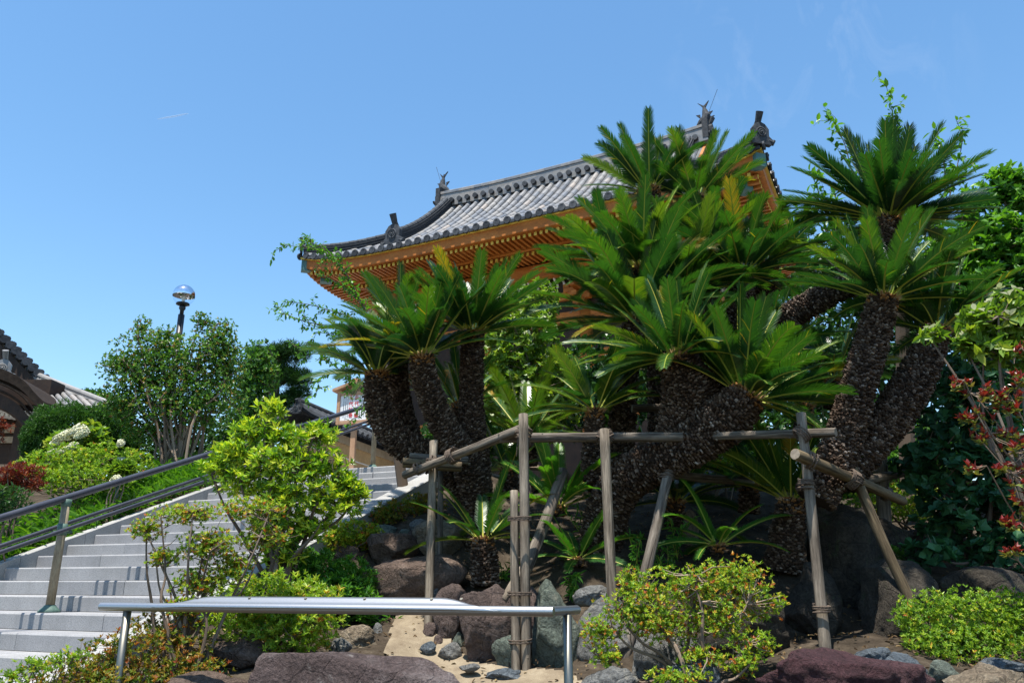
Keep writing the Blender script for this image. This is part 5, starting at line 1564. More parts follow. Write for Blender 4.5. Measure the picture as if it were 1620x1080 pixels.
# ------------------------------------------------------------------ rocks
def rock(u0, v0, u1, v1, Y, kind, label, seed, flat=8, depth=0.85, tilt=0.0, boxy=1.0, amp=0.16, sub=5):
    c = at((u0 + u1) / 2, (v0 + v1) / 2, Y)
    k = mpp((u0 + u1) / 2, (v0 + v1) / 2, Y)
    sx_, sz_ = (u1 - u0) / 2 * k, (v1 - v0) / 2 * k
    sy_ = depth * (sx_ + sz_) / 2
    bm = bmesh.new()
    bmesh.ops.create_icosphere(bm, subdivisions=sub, radius=1.0)
    rg = np.random.default_rng(seed)
    P = np.array([v.co[:] for v in bm.verts])
    if boxy > 1:
        p_ = 2 * boxy
        P = P / (np.abs(P) ** p_).sum(1, keepdims=True) ** (1 / p_)
    for i in range(flat + 7):
        nv = nrm(rg.normal(0, 1, 3)); d = rg.uniform(0.60, 0.90)
        h = P @ nv - d
        P = P - np.where(h > 0, h * 0.93, 0)[:, None] * nv
    off = rg.uniform(0, 100, 3)
    rad = np.linalg.norm(P, axis=1, keepdims=True)
    dirs = P / np.maximum(rad, 1e-6)
    dn = np.array([noise.fractal(Vector(p * 1.3 + off), 1.0, 2.1, 4) * amp + noise.noise(Vector(p * 4.5 + off)) * amp * 0.22 + (1 - abs(noise.noise(Vector(p * 2.6 - off)))) * amp * 0.25 - abs(noise.noise(Vector(p * 9 + off))) * amp * 0.22 for p in P])
    P = P + dirs * dn[:, None]
    lo, hi = P.min(0), P.max(0)
    P = (P - (lo + hi) / 2) / ((hi - lo) / 2)
    P = P * np.array([sx_, sy_, sz_])
    ct, s_ = math.cos(tilt), math.sin(tilt)
    for v, p in zip(bm.verts, P):
        v.co = (p[0] * ct - p[2] * s_, p[1], p[0] * s_ + p[2] * ct)
    me = bpy.data.meshes.new("rock"); bm.to_mesh(me); bm.free()
    me.polygons.foreach_set("use_smooth", np.ones(len(me.polygons), bool))
    me.materials.append(RK[kind])
    o = bpy.data.objects.new("rock", me); COL.objects.link(o)
    o.location = Vector(c)
    return tag(o, label, "rock", "garden rocks")

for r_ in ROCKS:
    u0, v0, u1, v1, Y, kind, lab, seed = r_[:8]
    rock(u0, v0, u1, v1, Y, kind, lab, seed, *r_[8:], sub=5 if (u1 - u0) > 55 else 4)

# ------------------------------------------------------------------ leaves, shrubs and trees
def leaves(n, pos, d, up, L, W, tint, mat=0, fold=0.18, droop=0.12, rnd=True):
    """leaf blades: six points each, folded along the midrib"""
    d = nrm(d); sd = nrm(np.cross(d, up)); up = np.cross(sd, d)
    L = np.broadcast_to(np.asarray(L, float), (len(pos),))[:, None]
    W = np.broadcast_to(np.asarray(W, float), (len(pos),))[:, None]
    f = up * W * fold
    a, b_ = (0.26, 0.62) if rnd else (0.35, 0.70)
    w1, w2 = (0.43, 0.46) if rnd else (0.46, 0.36)
    dr = -up * L * droop
    v = np.stack([pos, pos + d * L * a + sd * W * w1 + f, pos + d * L * b_ + sd * W * w2 + f + dr * 0.4, pos + d * L + dr,
                  pos + d * L * b_ - sd * W * w2 + f + dr * 0.4, pos + d * L * a - sd * W * w1 + f], 1).reshape(-1, 3)
    b0 = np.arange(len(pos))[:, None] * 6
    n.add(v, np.concatenate([b0 + np.array([0, 1, 2, 3]), b0 + np.array([3, 4, 5, 0])]), None, np.tile(np.broadcast_to(np.asarray(tint, float), (len(pos),)), 2), mat)

def rand_unit(rg, m):
    return nrm(rg.normal(0, 1, (m, 3)))

def whorls(n, P, A, rg, k, L, W, t0, tsd, mat=0, spread=0.9, rnd=False, tip_hi=0.0, droop=0.12, fold=0.18):
    """k leaves radiating round the axis A at each point of P"""
    m = len(P)
    ref = rand_unit(rg, m)
    U = nrm(np.cross(A, ref)); V = np.cross(A, U)
    tb = t0 + rg.normal(0, tsd, m)
    for i in range(k):
        a = 2 * math.pi * i / k + rg.normal(0, 0.25, m)
        o = np.cos(a)[:, None] * U + np.sin(a)[:, None] * V
        s_ = (spread * rg.uniform(0.55, 1.35, m))[:, None]
        d = nrm(o * s_ + A * (1.15 - 0.35 * s_))
        leaves(n, P + A * (rg.uniform(-0.35, 0.15, m) * L)[:, None], d, A + o * -0.1, L * rg.uniform(0.5, 1.25, m), W * rg.uniform(0.65, 1.3, m), np.clip(tb + rg.normal(0, tsd * 0.6, m), 0, 1), mat, fold, droop, rnd)

def blob_points(rg, blobs, m, shell=0.45, gap=0.35, gs=2.2, flat_bottom=False):
    """points spread through ellipsoids (u, v, Y, ru, rv[, depth factor]) with clumps and gaps"""
    P, O = [], []
    vol = np.array([b[3] * b[4] for b in blobs], float); vol /= vol.sum()
    for b, fr_ in zip(blobs, vol):
        u, v, Y, ru, rv = b[:5]
        k = mpp(u, v, Y)
        c = at(u, v, Y)
        R3 = np.array([ru * k, (b[5] if len(b) > 5 else 0.8) * (ru + rv) / 2 * k, rv * k])
        need = int(m * fr_) + 1
        got = 0
        while got < need:
            q = need * 3
            d = rand_unit(rg, q)
            rad = rg.uniform(0, 1, q) ** shell
            lump = np.array([noise.noise(Vector(x * 2.3 + c)) for x in d])
            p = c + d * (rad * (1 + 0.28 * lump))[:, None] * R3
            g = np.array([noise.noise(Vector(x * gs / max(R3.mean(), 0.05) + np.array([7.1, 3.3, 1.7]))) for x in p])
            keep = g > gap * 2 - 1 + rg.uniform(-0.25, 0.25, q)
            p, d = p[keep], d[keep]
            take = min(len(p), need - got)
            P.append(p[:take]); O.append(nrm(d[:take] / R3 * R3.mean()))
            got += take
            if take == 0: break
    return np.vstack(P), np.vstack(O)

def branches(rg, base, P, blobs, r0, n_stem=4, n_twig=60, spread=0.1, mid=0.5):
    """stems from the foot into each blob and twigs on to a share of the leaf points"""
    n = MB()
    nodes = []
    cs = [(at(*b[:3]), b) for b in blobs]
    for s_ in range(max(n_stem, len(cs))):
        c, b = cs[s_ % len(cs)]
        k = mpp(*b[:3])
        e = c + rg.normal(0, 0.33, 3) * np.array([b[3], b[3], b[4]]) * k
        a = base + np.array([rg.normal(0, spread), rg.normal(0, spread), -0.05])
        m1 = a + (e - a) * 0.35 + np.array([rg.normal(0, 0.04), rg.normal(0, 0.04), 0.10 * np.linalg.norm(e - a)])
        m2 = a + (e - a) * 0.7 + rg.normal(0, 0.04, 3) * np.linalg.norm(e - a)
        path = smooth_path([a, m1, m2, e], 12)
        n.tube(path, np.linspace(r0, r0 * 0.3, 12), 6, False, rg.uniform(0, 1))
        nodes += list(path[4:])
    nodes = np.array(nodes)
    idx = rg.choice(len(P), min(n_twig, len(P)), replace=False)
    for i in idx:
        p = P[i]
        j = np.argmin(((nodes - p) ** 2).sum(1) + 0.02 * rg.uniform(0, 1, len(nodes)))
        a = nodes[j]
        m1 = (a + p) / 2 + rg.normal(0, 0.06, 3) * np.linalg.norm(p - a) + np.array([0, 0, -0.06 * np.linalg.norm(p - a)])
        n.tube([a, m1, p], [r0 * 0.32, r0 * 0.22, r0 * 0.10], 4, False, rg.uniform(0, 1))
    return n

def shrub(name, label, cat, base, blobs, mat, seed, whl=900, k=6, L=0.03, W=0.011, t0=0.5, tsd=0.18, shell=0.45, gap=0.35, r0=0.012, n_stem=5, n_twig=120, upb=0.6, spread=0.9, rnd=False, bark=None, group=None, gs=2.2, droop=0.12, extra=None, stem_spread=0.06):
    rg = np.random.default_rng(seed)
    b = at(*base)
    b[2] = min(b[2], gz(b[0], b[1]) + 0.05) if base[2] < 30 else b[2]
    root = thing(name, b, label, cat, group)
    P, O = blob_points(rg, blobs, whl, shell, gap, gs)
    A = nrm(O * (1 - upb) + np.array([0, 0, upb]) + rg.normal(0, 0.28, O.shape))
    n = MB()
    whorls(n, P, A, rg, k, L, W, t0, tsd, 0, spread, rnd, droop=droop)
    if extra: extra(n, P, A, rg)
    n.build("foliage", mat, root)
    branches(rg, b, P, blobs, r0, n_stem, n_twig, stem_spread).build("branches", bark or M_TWIG, root)
    return root

# the yellow-green evergreen that stands in front of the stairs
shrub("evergreen_bush", "tall yellow green glossy leaved bush standing in front of the steps", "bush", (440, 915, 7.0),
      [(430, 648, 6.95, 24, 18), (398, 682, 6.9, 36, 22), (448, 692, 6.95, 44, 26), (502, 690, 7.05, 36, 22), (368, 716, 6.9, 40, 24), (340, 742, 6.9, 26, 20), (430, 732, 6.85, 60, 30), (502, 738, 7.0, 54, 30), (544, 766, 7.0, 30, 18), (382, 762, 6.9, 44, 24), (460, 782, 6.9, 64, 34), (530, 795, 7.0, 46, 26), (562, 778, 7.0, 18, 12), (482, 834, 7.0, 44, 26), (428, 834, 6.95, 36, 28), (448, 878, 7.0, 36, 20)],
      M_YELLOW, 301, whl=1750, k=6, L=0.070, W=0.023, t0=0.72, tsd=0.24, shell=0.55, gap=0.5, r0=0.022, n_stem=12, n_twig=260, upb=0.55, spread=0.95, gs=3.0)
# the leggy azalea in front of it
shrub("azalea_bush", "leggy bush with bare dark stems and small reddish tipped leaf tufts, before the lower steps", "bush", (292, 1062, 5.6),
      [(232, 836, 5.6, 32, 20), (300, 812, 5.6, 60, 18), (400, 806, 5.7, 62, 22), (258, 880, 5.6, 30, 16), (330, 862, 5.6, 52, 30), (420, 850, 5.7, 50, 22), (320, 920, 5.6, 50, 26), (290, 960, 5.55, 40, 18), (372, 895, 5.65, 34, 26)],
      M_AZALEA, 303, whl=2600, k=7, L=0.024, W=0.0095, t0=0.62, tsd=0.24, shell=0.6, gap=0.42, r0=0.013, n_stem=14, n_twig=330, upb=0.6, gs=4, stem_spread=0.07)
shrub("azalea_bush", "sunny yellow green azalea mound behind the left half of the steel rail", "bush", (440, 1045, 6.1),
      [(430, 950, 6.1, 108, 44), (480, 970, 6.0, 70, 48), (380, 985, 6.0, 66, 36), (450, 1005, 6.0, 85, 36)],
      M_AZALEA, 305, whl=1500, k=8, L=0.042, W=0.014, t0=0.55, tsd=0.17, shell=0.33, gap=0.25, r0=0.012, n_stem=10, n_twig=160, upb=0.6)
shrub("green_shrub", "fresh green shrub without any red, between the azalea mound and the brown boulders", "bush", (535, 985, 7.2),
      [(505, 908, 7.3, 60, 34), (560, 920, 7.2, 40, 36), (530, 945, 7.1, 66, 34), (575, 960, 7.1, 24, 26), (480, 890, 7.4, 30, 20)],
      M_GREEN, 307, whl=1050, k=7, L=0.058, W=0.017, t0=0.6, tsd=0.18, shell=0.4, gap=0.28, r0=0.010, n_stem=8, n_twig=110, upb=0.6)
shrub("azalea_bush", "low rusty red and green azalea around the left rail post", "bush", (200, 1110, 5.2),
      [(215, 1035, 5.45, 95, 44), (120, 1065, 5.3, 70, 30), (285, 1020, 5.6, 55, 40), (160, 1090, 5.15, 110, 30), (300, 1070, 5.4, 70, 34), (240, 985, 5.7, 30, 18)],
      M_AZALEA_RED, 309, whl=1700, k=7, L=0.029, W=0.0115, t0=0.52, tsd=0.24, shell=0.35, gap=0.25, r0=0.009, n_stem=10, n_twig=160, upb=0.6)
shrub("azalea_bush", "thin straggling twigs with pale green leaves at the bottom left corner", "bush", (70, 1120, 5.0),
      [(60, 1052, 5.0, 45, 14), (110, 1040, 5.05, 34, 14), (20, 1070, 4.95, 30, 14)],
      M_AZALEA, 311, whl=150, k=6, L=0.030, W=0.011, t0=0.45, tsd=0.18, shell=0.6, gap=0.4, r0=0.006, n_stem=8, n_twig=90, upb=0.5)
shrub("clipped_azalea", "small rounded yellow azalea beside the pale kerb, left of two", "bush", (556, 872, 8.0),
      [(555, 846, 8.0, 46, 24), (530, 856, 7.9, 28, 18), (585, 850, 8.0, 26, 18)],
      M_AZALEA, 313, whl=900, k=7, L=0.032, W=0.012, t0=0.62, tsd=0.18, shell=0.28, gap=0.2, r0=0.008, n_stem=6, n_twig=60)
shrub("clipped_azalea", "rounded azalea with orange leaf tips beside the pale kerb, right of two", "bush", (640, 835, 8.75),
      [(640, 812, 8.75, 52, 24), (672, 800, 8.9, 34, 22), (605, 818, 8.6, 26, 16)],
      M_AZALEA_RED, 315, whl=1000, k=7, L=0.032, W=0.012, t0=0.48, tsd=0.20, shell=0.28, gap=0.2, r0=0.008, n_stem=6, n_twig=60)
# right foreground azalea
shrub("azalea_bush", "open branched azalea with orange tipped leaves, right of the rail post", "bush", (1085, 1100, 5.5),
      [(1010, 962, 5.5, 66, 46), (1085, 925, 5.55, 80, 34), (1160, 920, 5.6, 66, 40), (1205, 958, 5.55, 44, 26), (950, 1000, 5.45, 36, 30), (1060, 985, 5.5, 70, 34), (1140, 975, 5.5, 50, 34), (960, 1040, 5.4, 30, 16), (1190, 1020, 5.45, 45, 24), (1110, 1040, 5.4, 42, 22), (1000, 915, 5.6, 26, 20), (1175, 1050, 5.4, 34, 20), (1075, 1070, 5.3, 60, 14)],
      M_AZALEA, 317, whl=3300, k=6, L=0.027, W=0.011, t0=0.60, tsd=0.22, shell=0.6, gap=0.48, r0=0.017, n_stem=15, n_twig=380, upb=0.6, gs=4, bark=M_TWIG_PALE)
# right foreground hedge
shrub("low_hedge", "sunlit low azalea hedge in the bottom right, above the corner stones", "hedge", (1540, 1060, 5.7),
      [(1480, 984, 5.75, 66, 48), (1550, 976, 5.8, 80, 46), (1620, 984, 5.8, 80, 50), (1530, 1020, 5.6, 100, 34), (1440, 975, 5.9, 28, 20)],
      M_AZALEA, 319, whl=3600, k=7, L=0.026, W=0.0095, t0=0.42, tsd=0.18, shell=0.3, gap=0.2, r0=0.008, n_stem=10, n_twig=120)
# right: shrubs on the slope in half shade
shrub("azalea_bush", "yellow green azalea behind the slanting log, on the shaded right slope", "bush", (1440, 830, 8.8),
      [(1430, 792, 8.8, 60, 32), (1380, 800, 8.8, 50, 26), (1470, 805, 8.9, 40, 26)], M_AZALEA, 321, whl=1000, k=7, L=0.036, W=0.013, t0=0.5, shell=0.3, gap=0.2, n_twig=60)
shrub("azalea_bush", "half shaded bush glimpsed through the gap below the right hand V trunks", "bush", (1440, 765, 10.5),
      [(1450, 715, 10.5, 90, 46), (1380, 740, 10.5, 50, 36), (1510, 725, 10.5, 60, 40)], M_GREEN, 323, whl=1400, k=7, L=0.045, W=0.016, t0=0.45, shell=0.3, gap=0.2, n_twig=60)
shrub("azalea_bush", "small yellow green bush seen under the bulging trunk", "bush", (1140, 770, 9.0),
      [(1140, 742, 9.0, 44, 24), (1180, 735, 9.0, 30, 22)], M_AZALEA, 325, whl=520, k=7, L=0.036, W=0.013, t0=0.45, shell=0.3, gap=0.2, n_twig=40)
shrub("azalea_bush", "tiny green tuft on the shaded boulder beside the leaning prop", "bush", (1410, 885, 7.2),
      [(1412, 876, 7.2, 22, 11)], M_GREEN, 327, whl=120, k=6, L=0.036, W=0.013, t0=0.6, shell=0.4, gap=0.2, n_twig=20, r0=0.005)

# left bank
shrub("azalea_bush", "broad yellow green azalea on the left bank, below the white hydrangea", "bush", (130, 775, 10.6),
      [(100, 735, 10.6, 60, 34), (165, 732, 10.7, 56, 34), (50, 745, 10.6, 40, 26), (130, 758, 10.4, 90, 24), (215, 735, 10.9, 30, 24)],
      M_AZALEA, 329, whl=2200, k=7, L=0.042, W=0.015, t0=0.48, tsd=0.16, shell=0.28, gap=0.2, n_twig=80, n_stem=8)
shrub("maple_shrub", "low dark red leaved maple at the left edge above the handrail", "bush", (25, 790, 9.4),
      [(30, 748, 9.4, 46, 16), (10, 765, 9.4, 40, 14), (50, 765, 9.4, 26, 12)], M_MAPLE, 331, whl=480, k=6, L=0.055, W=0.014, t0=0.55, tsd=0.2, shell=0.5, gap=0.3, n_twig=90, upb=0.5, r0=0.012)
shrub("maple_shrub", "dark red leaved branch tips against the brown building at the far left edge", "bush", (-20, 760, 12),
      [(2, 674, 12, 18, 13), (-25, 690, 12, 30, 26)], M_MAPLE, 333, whl=220, k=6, L=0.06, W=0.016, t0=0.6, tsd=0.2, shell=0.5, gap=0.3, n_twig=50)
shrub("green_shrub", "dark green shrub at the left edge behind the handrail", "bush", (5, 840, 8.6),
      [(8, 795, 8.6, 40, 26), (-30, 800, 8.6, 40, 40)], M_DARK, 335, whl=420, k=6, L=0.06, W=0.02, t0=0.6, shell=0.4, gap=0.25, n_twig=50)
shrub("weeping_conifer", "dense round weeping conifer before the brown building, left and larger of two domes", "shrub", (105, 745, 13.6),
      [(110, 690, 13.6, 64, 52), (75, 700, 13.5, 36, 36)], M_CONIFER, 337, whl=11000, k=4, L=0.055, W=0.015, t0=0.55, tsd=0.2, shell=0.18, gap=0.1, n_twig=30, upb=-0.3, spread=0.7, gs=5)
shrub("weeping_conifer", "dense weeping conifer touching the crape myrtle, right and smaller of two domes", "shrub", (172, 745, 13.9),
      [(165, 690, 13.9, 44, 50), (190, 705, 13.9, 26, 40)], M_CONIFER, 339, whl=8000, k=4, L=0.055, W=0.015, t0=0.5, tsd=0.2, shell=0.18, gap=0.1, n_twig=30, upb=-0.3, spread=0.7, gs=5)
shrub("round_tree", "far green treetop showing behind the end of the tiled roof on the left", "tree", (145, 700, 26),
      [(140, 635, 26, 36, 18), (170, 650, 26, 40, 24)], M_CONIFER, 341, whl=1500, k=5, L=0.16, W=0.05, t0=0.75, shell=0.25, gap=0.15, n_twig=20, r0=0.05)

# oakleaf hydrangea with white heads
def hydrangea(label, base, blobs, heads, seed):
    root = shrub("hydrangea", label, "hydrangea", base, blobs, M_DOGWOOD, seed, whl=190, k=6, L=0.12, W=0.075, t0=0.55, tsd=0.3, shell=0.4, gap=0.2, rnd=True, n_twig=40, r0=0.012, extra=None)
    rg = np.random.default_rng(seed + 1)
    for (u, v, Y, du, dv, r) in heads:
        n = MB()
        a, c = at(u, v, Y), at(u + du, v + dv, Y - 0.1)
        k_ = mpp(u, v, Y)
        m = 320
        t = rg.uniform(0, 1, m)
        rr = r * k_ * (1.05 - 0.75 * t)
        P = a + (c - a) * t[:, None] + rand_unit(rg, m) * rr[:, None]
        whorls(n, P, nrm(P - (a + (c - a) * t[:, None])), rg, 4, 0.026, 0.026, 0.6, 0.3, 0, 1.2, True)
        n.build("flower_head", M_PETAL, root)
    return root
hydrangea("white hydrangea with long cream flower heads and bronzed leaves on the left bank", (130, 735, 11.3),
          [(145, 692, 11.3, 22, 18), (110, 700, 11.3, 34, 14), (158, 702, 11.3, 14, 16)],
          [(128, 678, 11.1, -20, 8, 8), (112, 686, 11.1, -26, 8, 8), (134, 683, 11.0, -14, 8, 7), (96, 696, 11.1, -14, 6, 6), (118, 704, 11.0, -10, 4, 5), (88, 715, 11.0, -12, 4, 5), (108, 710, 11.0, -14, 5, 5)], 343)
hydrangea("little hydrangea with a single white head near the stair handrail", (188, 765, 10.2), [(195, 745, 10.2, 14, 8)], [(186, 757, 10.0, -8, 2, 5), (192, 700, 10.6, -4, 3, 4)], 345)
# small plant label post
n = MB()
c = at(190, 742, 10.2); k_ = mpp(190, 742, 10.2)
lp_ = thing("plant_label", c, "narrow greenish label stake with pale vertical writing in the left azalea", "sign")
n.box(c, [6 * k_, 0, 0], [0, 0.012, 0], [0, 0, 19 * k_]); n.box(c - Z3 * 30 * k_, [2 * k_, 0, 0], [0, 0.01, 0], [0, 0, 14 * k_]); n.build("stake", M_PATINA, lp_)
n = MB()
rg = np.random.default_rng(5)
for i in range(8):
    for s_ in range(3):
        n.box(c + np.array([rg.uniform(-1, 2.2) * k_, -0.0135, (15 - i * 4 + rg.uniform(-1, 1)) * k_]), [1.5 * k_, 0, 0], [0, 0.001, 0], [0, 0, 0.3 * k_])
n.build("pale_lettering", M_WHITE, lp_)

# bamboo grass on the left bank: nobody could count it
rg = np.random.default_rng(77)
m = 5200
kk = rg.uniform(-2, 14, m); mm = M_LEFT - 0.16 - rg.beta(1.0, 1.5, m) * 1.3
P = P0 + (kk * TREAD)[:, None] * S3 + mm[:, None] * L3
P[:, 2] = ground_z(P[:, 0], P[:, 1])
n = MB()
hgt = rg.uniform(0.04, 0.27, m)
d = nrm(np.stack([rg.normal(0, 0.7, m), rg.normal(-0.2, 0.7, m), rg.uniform(0.15, 1.0, m)], 1))
leaves(n, P + np.stack([np.zeros(m), np.zeros(m), hgt], 1), d, np.stack([rg.normal(0, .3, m), rg.normal(0, .3, m), np.ones(m)], 1), rg.uniform(0.10, 0.19, m), rg.uniform(0.014, 0.024, m), rg.beta(2, 2, m), 0, 0.2, 0.35, False)
for i in range(700):
    n.tube([P[i], P[i] + Z3 * (hgt[i] + 0.05) + rg.normal(0, 0.02, 3)], [0.003, 0.002], 3, False, 0.4)
tag(n.build("bamboo_grass", M_SASA), None, None, None, "stuff")

# crape myrtle: a fan of stems with small leaves
shrub("crape_myrtle", "fan shaped crape myrtle with many slim stems, in front of the globe lamp", "tree", (280, 740, 12.3),
      [(235, 560, 12.3, 62, 40), (225, 600, 12.3, 68, 46), (300, 580, 12.3, 66, 56), (345, 560, 12.3, 38, 50), (350, 530, 12.3, 26, 30), (225, 520, 12.3, 16, 22), (262, 535, 12.3, 26, 22), (190, 575, 12.3, 34, 16), (270, 640, 12.3, 90, 44), (335, 630, 12.3, 54, 50), (195, 640, 12.3, 40, 28), (360, 585, 12.4, 30, 40), (240, 680, 12.4, 50, 26), (320, 510, 12.3, 16, 20)],
      M_CRAPE, 351, whl=7600, k=4, L=0.050, W=0.026, t0=0.55, tsd=0.24, shell=0.55, gap=0.46, r0=0.024, n_stem=30, n_twig=420, upb=0.35, rnd=True, bark=M_TWIG_PALE, gs=5, stem_spread=0.16)
shrub("leafy_tree", "mid green tree right behind the crape myrtle", "tree", (400, 720, 15.5),
      [(405, 580, 15.5, 34, 44), (395, 640, 15.5, 40, 50), (420, 600, 15.5, 22, 34), (380, 690, 15.5, 50, 36)],
      M_CRAPE, 353, whl=2000, k=4, L=0.085, W=0.042, t0=0.45, tsd=0.2, shell=0.45, gap=0.35, r0=0.04, n_stem=8, n_twig=120, rnd=True, upb=0.35, gs=5)
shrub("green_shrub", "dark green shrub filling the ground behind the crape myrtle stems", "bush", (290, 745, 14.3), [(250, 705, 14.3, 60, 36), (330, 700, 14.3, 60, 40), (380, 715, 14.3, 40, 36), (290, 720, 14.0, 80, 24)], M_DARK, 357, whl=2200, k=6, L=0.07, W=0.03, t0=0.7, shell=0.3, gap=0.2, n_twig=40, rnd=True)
# black pine with cloud-pruned pads
def pine(label, base, pads, limbs, seed):
    rg = np.random.default_rng(seed)
    b = at(*base); b[2] = gz(b[0], b[1])
    root = thing("black_pine", b, label, "tree")
    n = MB()
    for l in limbs:
        pp = smooth_path([(*at(u, v, base[2] + dy), r * mpp(u, v, base[2])) for u, v, dy, r in l], 12)
        n.tube(pp[:, :3], pp[:, 3], 8, True, 0.2)
    n.build("trunk", M_TWIG, root)
    P, O = blob_points(rg, pads, 2300, 0.4, 0.2, 4)
    A = nrm(O * 0.5 + np.array([0, 0, 0.7]) + rg.normal(0, 0.3, O.shape))
    n = MB(); whorls(n, P, A, rg, 9, 0.13, 0.012, 0.55, 0.25, 0, 0.9, False)
    n.build("needles", M_PINE, root)
pine("dark cloud pruned black pine beyond the stairs, right of the crape myrtle", (430, 720, 18),
     [(455, 560, 18, 36, 18), (440, 590, 18, 30, 14), (465, 598, 18, 30, 16), (470, 622, 18, 22, 9), (415, 560, 18, 26, 12), (450, 635, 18, 30, 10), (405, 600, 18, 22, 14), (430, 650, 18, 30, 14)],
     [[(425, 740, 0, 9), (428, 660, 0, 8), (436, 615, 0, 7), (432, 580, 0, 6), (450, 560, 0, 4)], [(434, 610, 0, 6), (455, 600, 0, 4), (470, 598, 0, 2)], [(430, 580, 0, 4), (415, 565, 0, 2)], [(430, 650, 0, 5), (455, 638, 0, 3), (470, 624, 0, 2)]], 355)

# branches with small leaves, drawn along given stems
def spray_tree(name, label, cat, base, stems, mat, seed, L, W, step, side=0.05, r=0.012, bark=None, t0=0.6, tsd=0.2, twig=0.0, k=2, rnd=True, hang=0.2, trunk=None, flowers=None):
    """stems: rows of (u, v, Y); leaves alternate along them and along short side twigs"""
    rg = np.random.default_rng(seed)
    b = at(*base); b[2] = gz(b[0], b[1])
    root = thing(name, b, label, cat)
    w = MB(); n = MB()
    for srow in stems:
        pts = smooth_path([at(*q) for q in srow], 30)
        w.tube(pts, np.linspace(r, r * 0.25, 30), 5, False, rg.uniform(0, 1))
        seg = np.r_[0, np.cumsum(np.linalg.norm(np.diff(pts, axis=0), axis=1))]
        lines = [(pts, 0.12)]
        if twig:
            for s_ in np.arange(seg[-1] * 0.18, seg[-1], 0.10):
                p = np.array([np.interp(s_, seg, pts[:, q]) for q in range(3)])
                dv = nrm(rg.normal(0, 1, 3) + nrm(pts[-1] - pts[0]) * 0.9)
                tl = twig * rg.uniform(0.4, 1.2)
                tp = np.array([p, p + dv * tl * 0.5 + rg.normal(0, 0.02, 3), p + dv * tl + rg.normal(0, 0.03, 3)])
                w.tube(tp, [r * 0.35, r * 0.25, r * 0.12], 4, False, rg.uniform(0, 1))
                lines.append((smooth_path(tp, 8), 0.1))
        for ln, st_ in lines:
            sg_ = np.r_[0, np.cumsum(np.linalg.norm(np.diff(ln, axis=0), axis=1))]
            ss = np.arange(sg_[-1] * st_, sg_[-1], step)
            if len(ss) == 0: continue
            pp = np.stack([np.interp(ss, sg_, ln[:, q]) for q in range(3)], 1)
            tt = nrm(np.stack([np.interp(ss, sg_, np.gradient(ln, axis=0)[:, q]) for q in range(3)], 1))
            for j in range(k):
                dv = nrm(rand_unit(rg, len(pp)) * 0.9 + tt * 0.5 + np.array([0, 0, -hang]))
                leaves(n, pp + dv * L * 0.12, dv, np.array([0, 0, 1.0]) + rg.normal(0, 0.3, pp.shape), L * rg.uniform(0.6, 1.2, len(pp)), W * rg.uniform(0.7, 1.2, len(pp)), np.clip(rg.normal(t0, tsd, len(pp)), 0, 1), 0, 0.15, 0.18, rnd)
    if trunk is not None:
        pp = smooth_path([(*at(u, v, Y), q * mpp(u, v, Y)) for u, v, Y, q in trunk], 14)
        w.tube(pp[:, :3], pp[:, 3], 8, True, 0.3)
    w.build("branches", bark or M_TWIG, root)
    n.build("foliage", mat, root)
    return root
spray_tree("plum_tree", "airy small leaved tree, thin branches reaching left across the temple roof corner", "tree", (640, 800, 9.6),
    [[(610, 560, 9.6), (560, 455, 9.6), (530, 410, 9.6), (500, 395, 9.6), (470, 390, 9.6), (445, 388, 9.6)], [(560, 450, 9.6), (520, 400, 9.5), (495, 385, 9.5), (485, 375, 9.5)],
     [(600, 540, 9.6), (560, 505, 9.6), (520, 490, 9.6), (480, 480, 9.6), (448, 478, 9.6)], [(600, 540, 9.6), (540, 520, 9.6), (490, 510, 9.6), (455, 498, 9.6), (445, 490, 9.6)],
     [(610, 600, 9.6), (570, 580, 9.6), (530, 560, 9.6), (490, 550, 9.6), (470, 560, 9.6)], [(610, 610, 9.6), (570, 610, 9.6), (540, 590, 9.6), (510, 595, 9.6), (500, 625, 9.6)],
     [(615, 640, 9.6), (580, 620, 9.6), (555, 600, 9.6), (525, 575, 9.6), (490, 545, 9.6)], [(590, 500, 9.6), (550, 460, 9.6), (520, 440, 9.6), (500, 432, 9.6)], [(580, 620, 9.6), (575, 640, 9.6), (580, 660, 9.6)], [(600, 560, 9.6), (560, 540, 9.6), (530, 530, 9.6), (500, 525, 9.6)]],
    M_GREEN, 361, 0.060, 0.030, 0.036, r=0.010, twig=0.26, t0=0.62, k=2, trunk=[(640, 790, 9.6, 9), (625, 680, 9.6, 8), (612, 600, 9.6, 7), (600, 540, 9.6, 5), (585, 490, 9.6, 3)])
# pale dogwood behind the clumps; white whorls paint in glossy highlights on its leaves
def leaf_glint_extra(n, P, A, rg):
    i = rg.choice(len(P), int(len(P) * 0.12), replace=False)
    whorls(n, P[i] + np.array([0, 0, 0.06]), nrm(A[i] * 0.5 + np.array([0, -0.3, 0.8])), rg, 4, 0.060, 0.040, 0.5, 0.25, 1, 1.3, True)
def dogwood(label, base, blobs, seed, whl, L, W, n_twig=120, r0=0.03):
    return shrub("dogwood_tree", label, "tree", base, blobs, [M_DOGWOOD, M_BRACT_GLINT], seed, whl=whl, k=5, L=L, W=W, t0=0.55, tsd=0.2, shell=0.5, gap=0.3, rnd=True, r0=r0, n_twig=n_twig, n_stem=8, upb=0.5, extra=leaf_glint_extra, gs=4, droop=0.3)
dogwood("pale yellow green dogwood between the left clump and the centre, below the eaves", (830, 790, 11), [(830, 530, 11, 62, 60), (800, 590, 11, 60, 60), (860, 600, 11, 60, 60), (850, 480, 11.2, 40, 40), (790, 520, 11.2, 34, 40), (820, 660, 11.2, 90, 60)], 363, 2300, 0.085, 0.042)
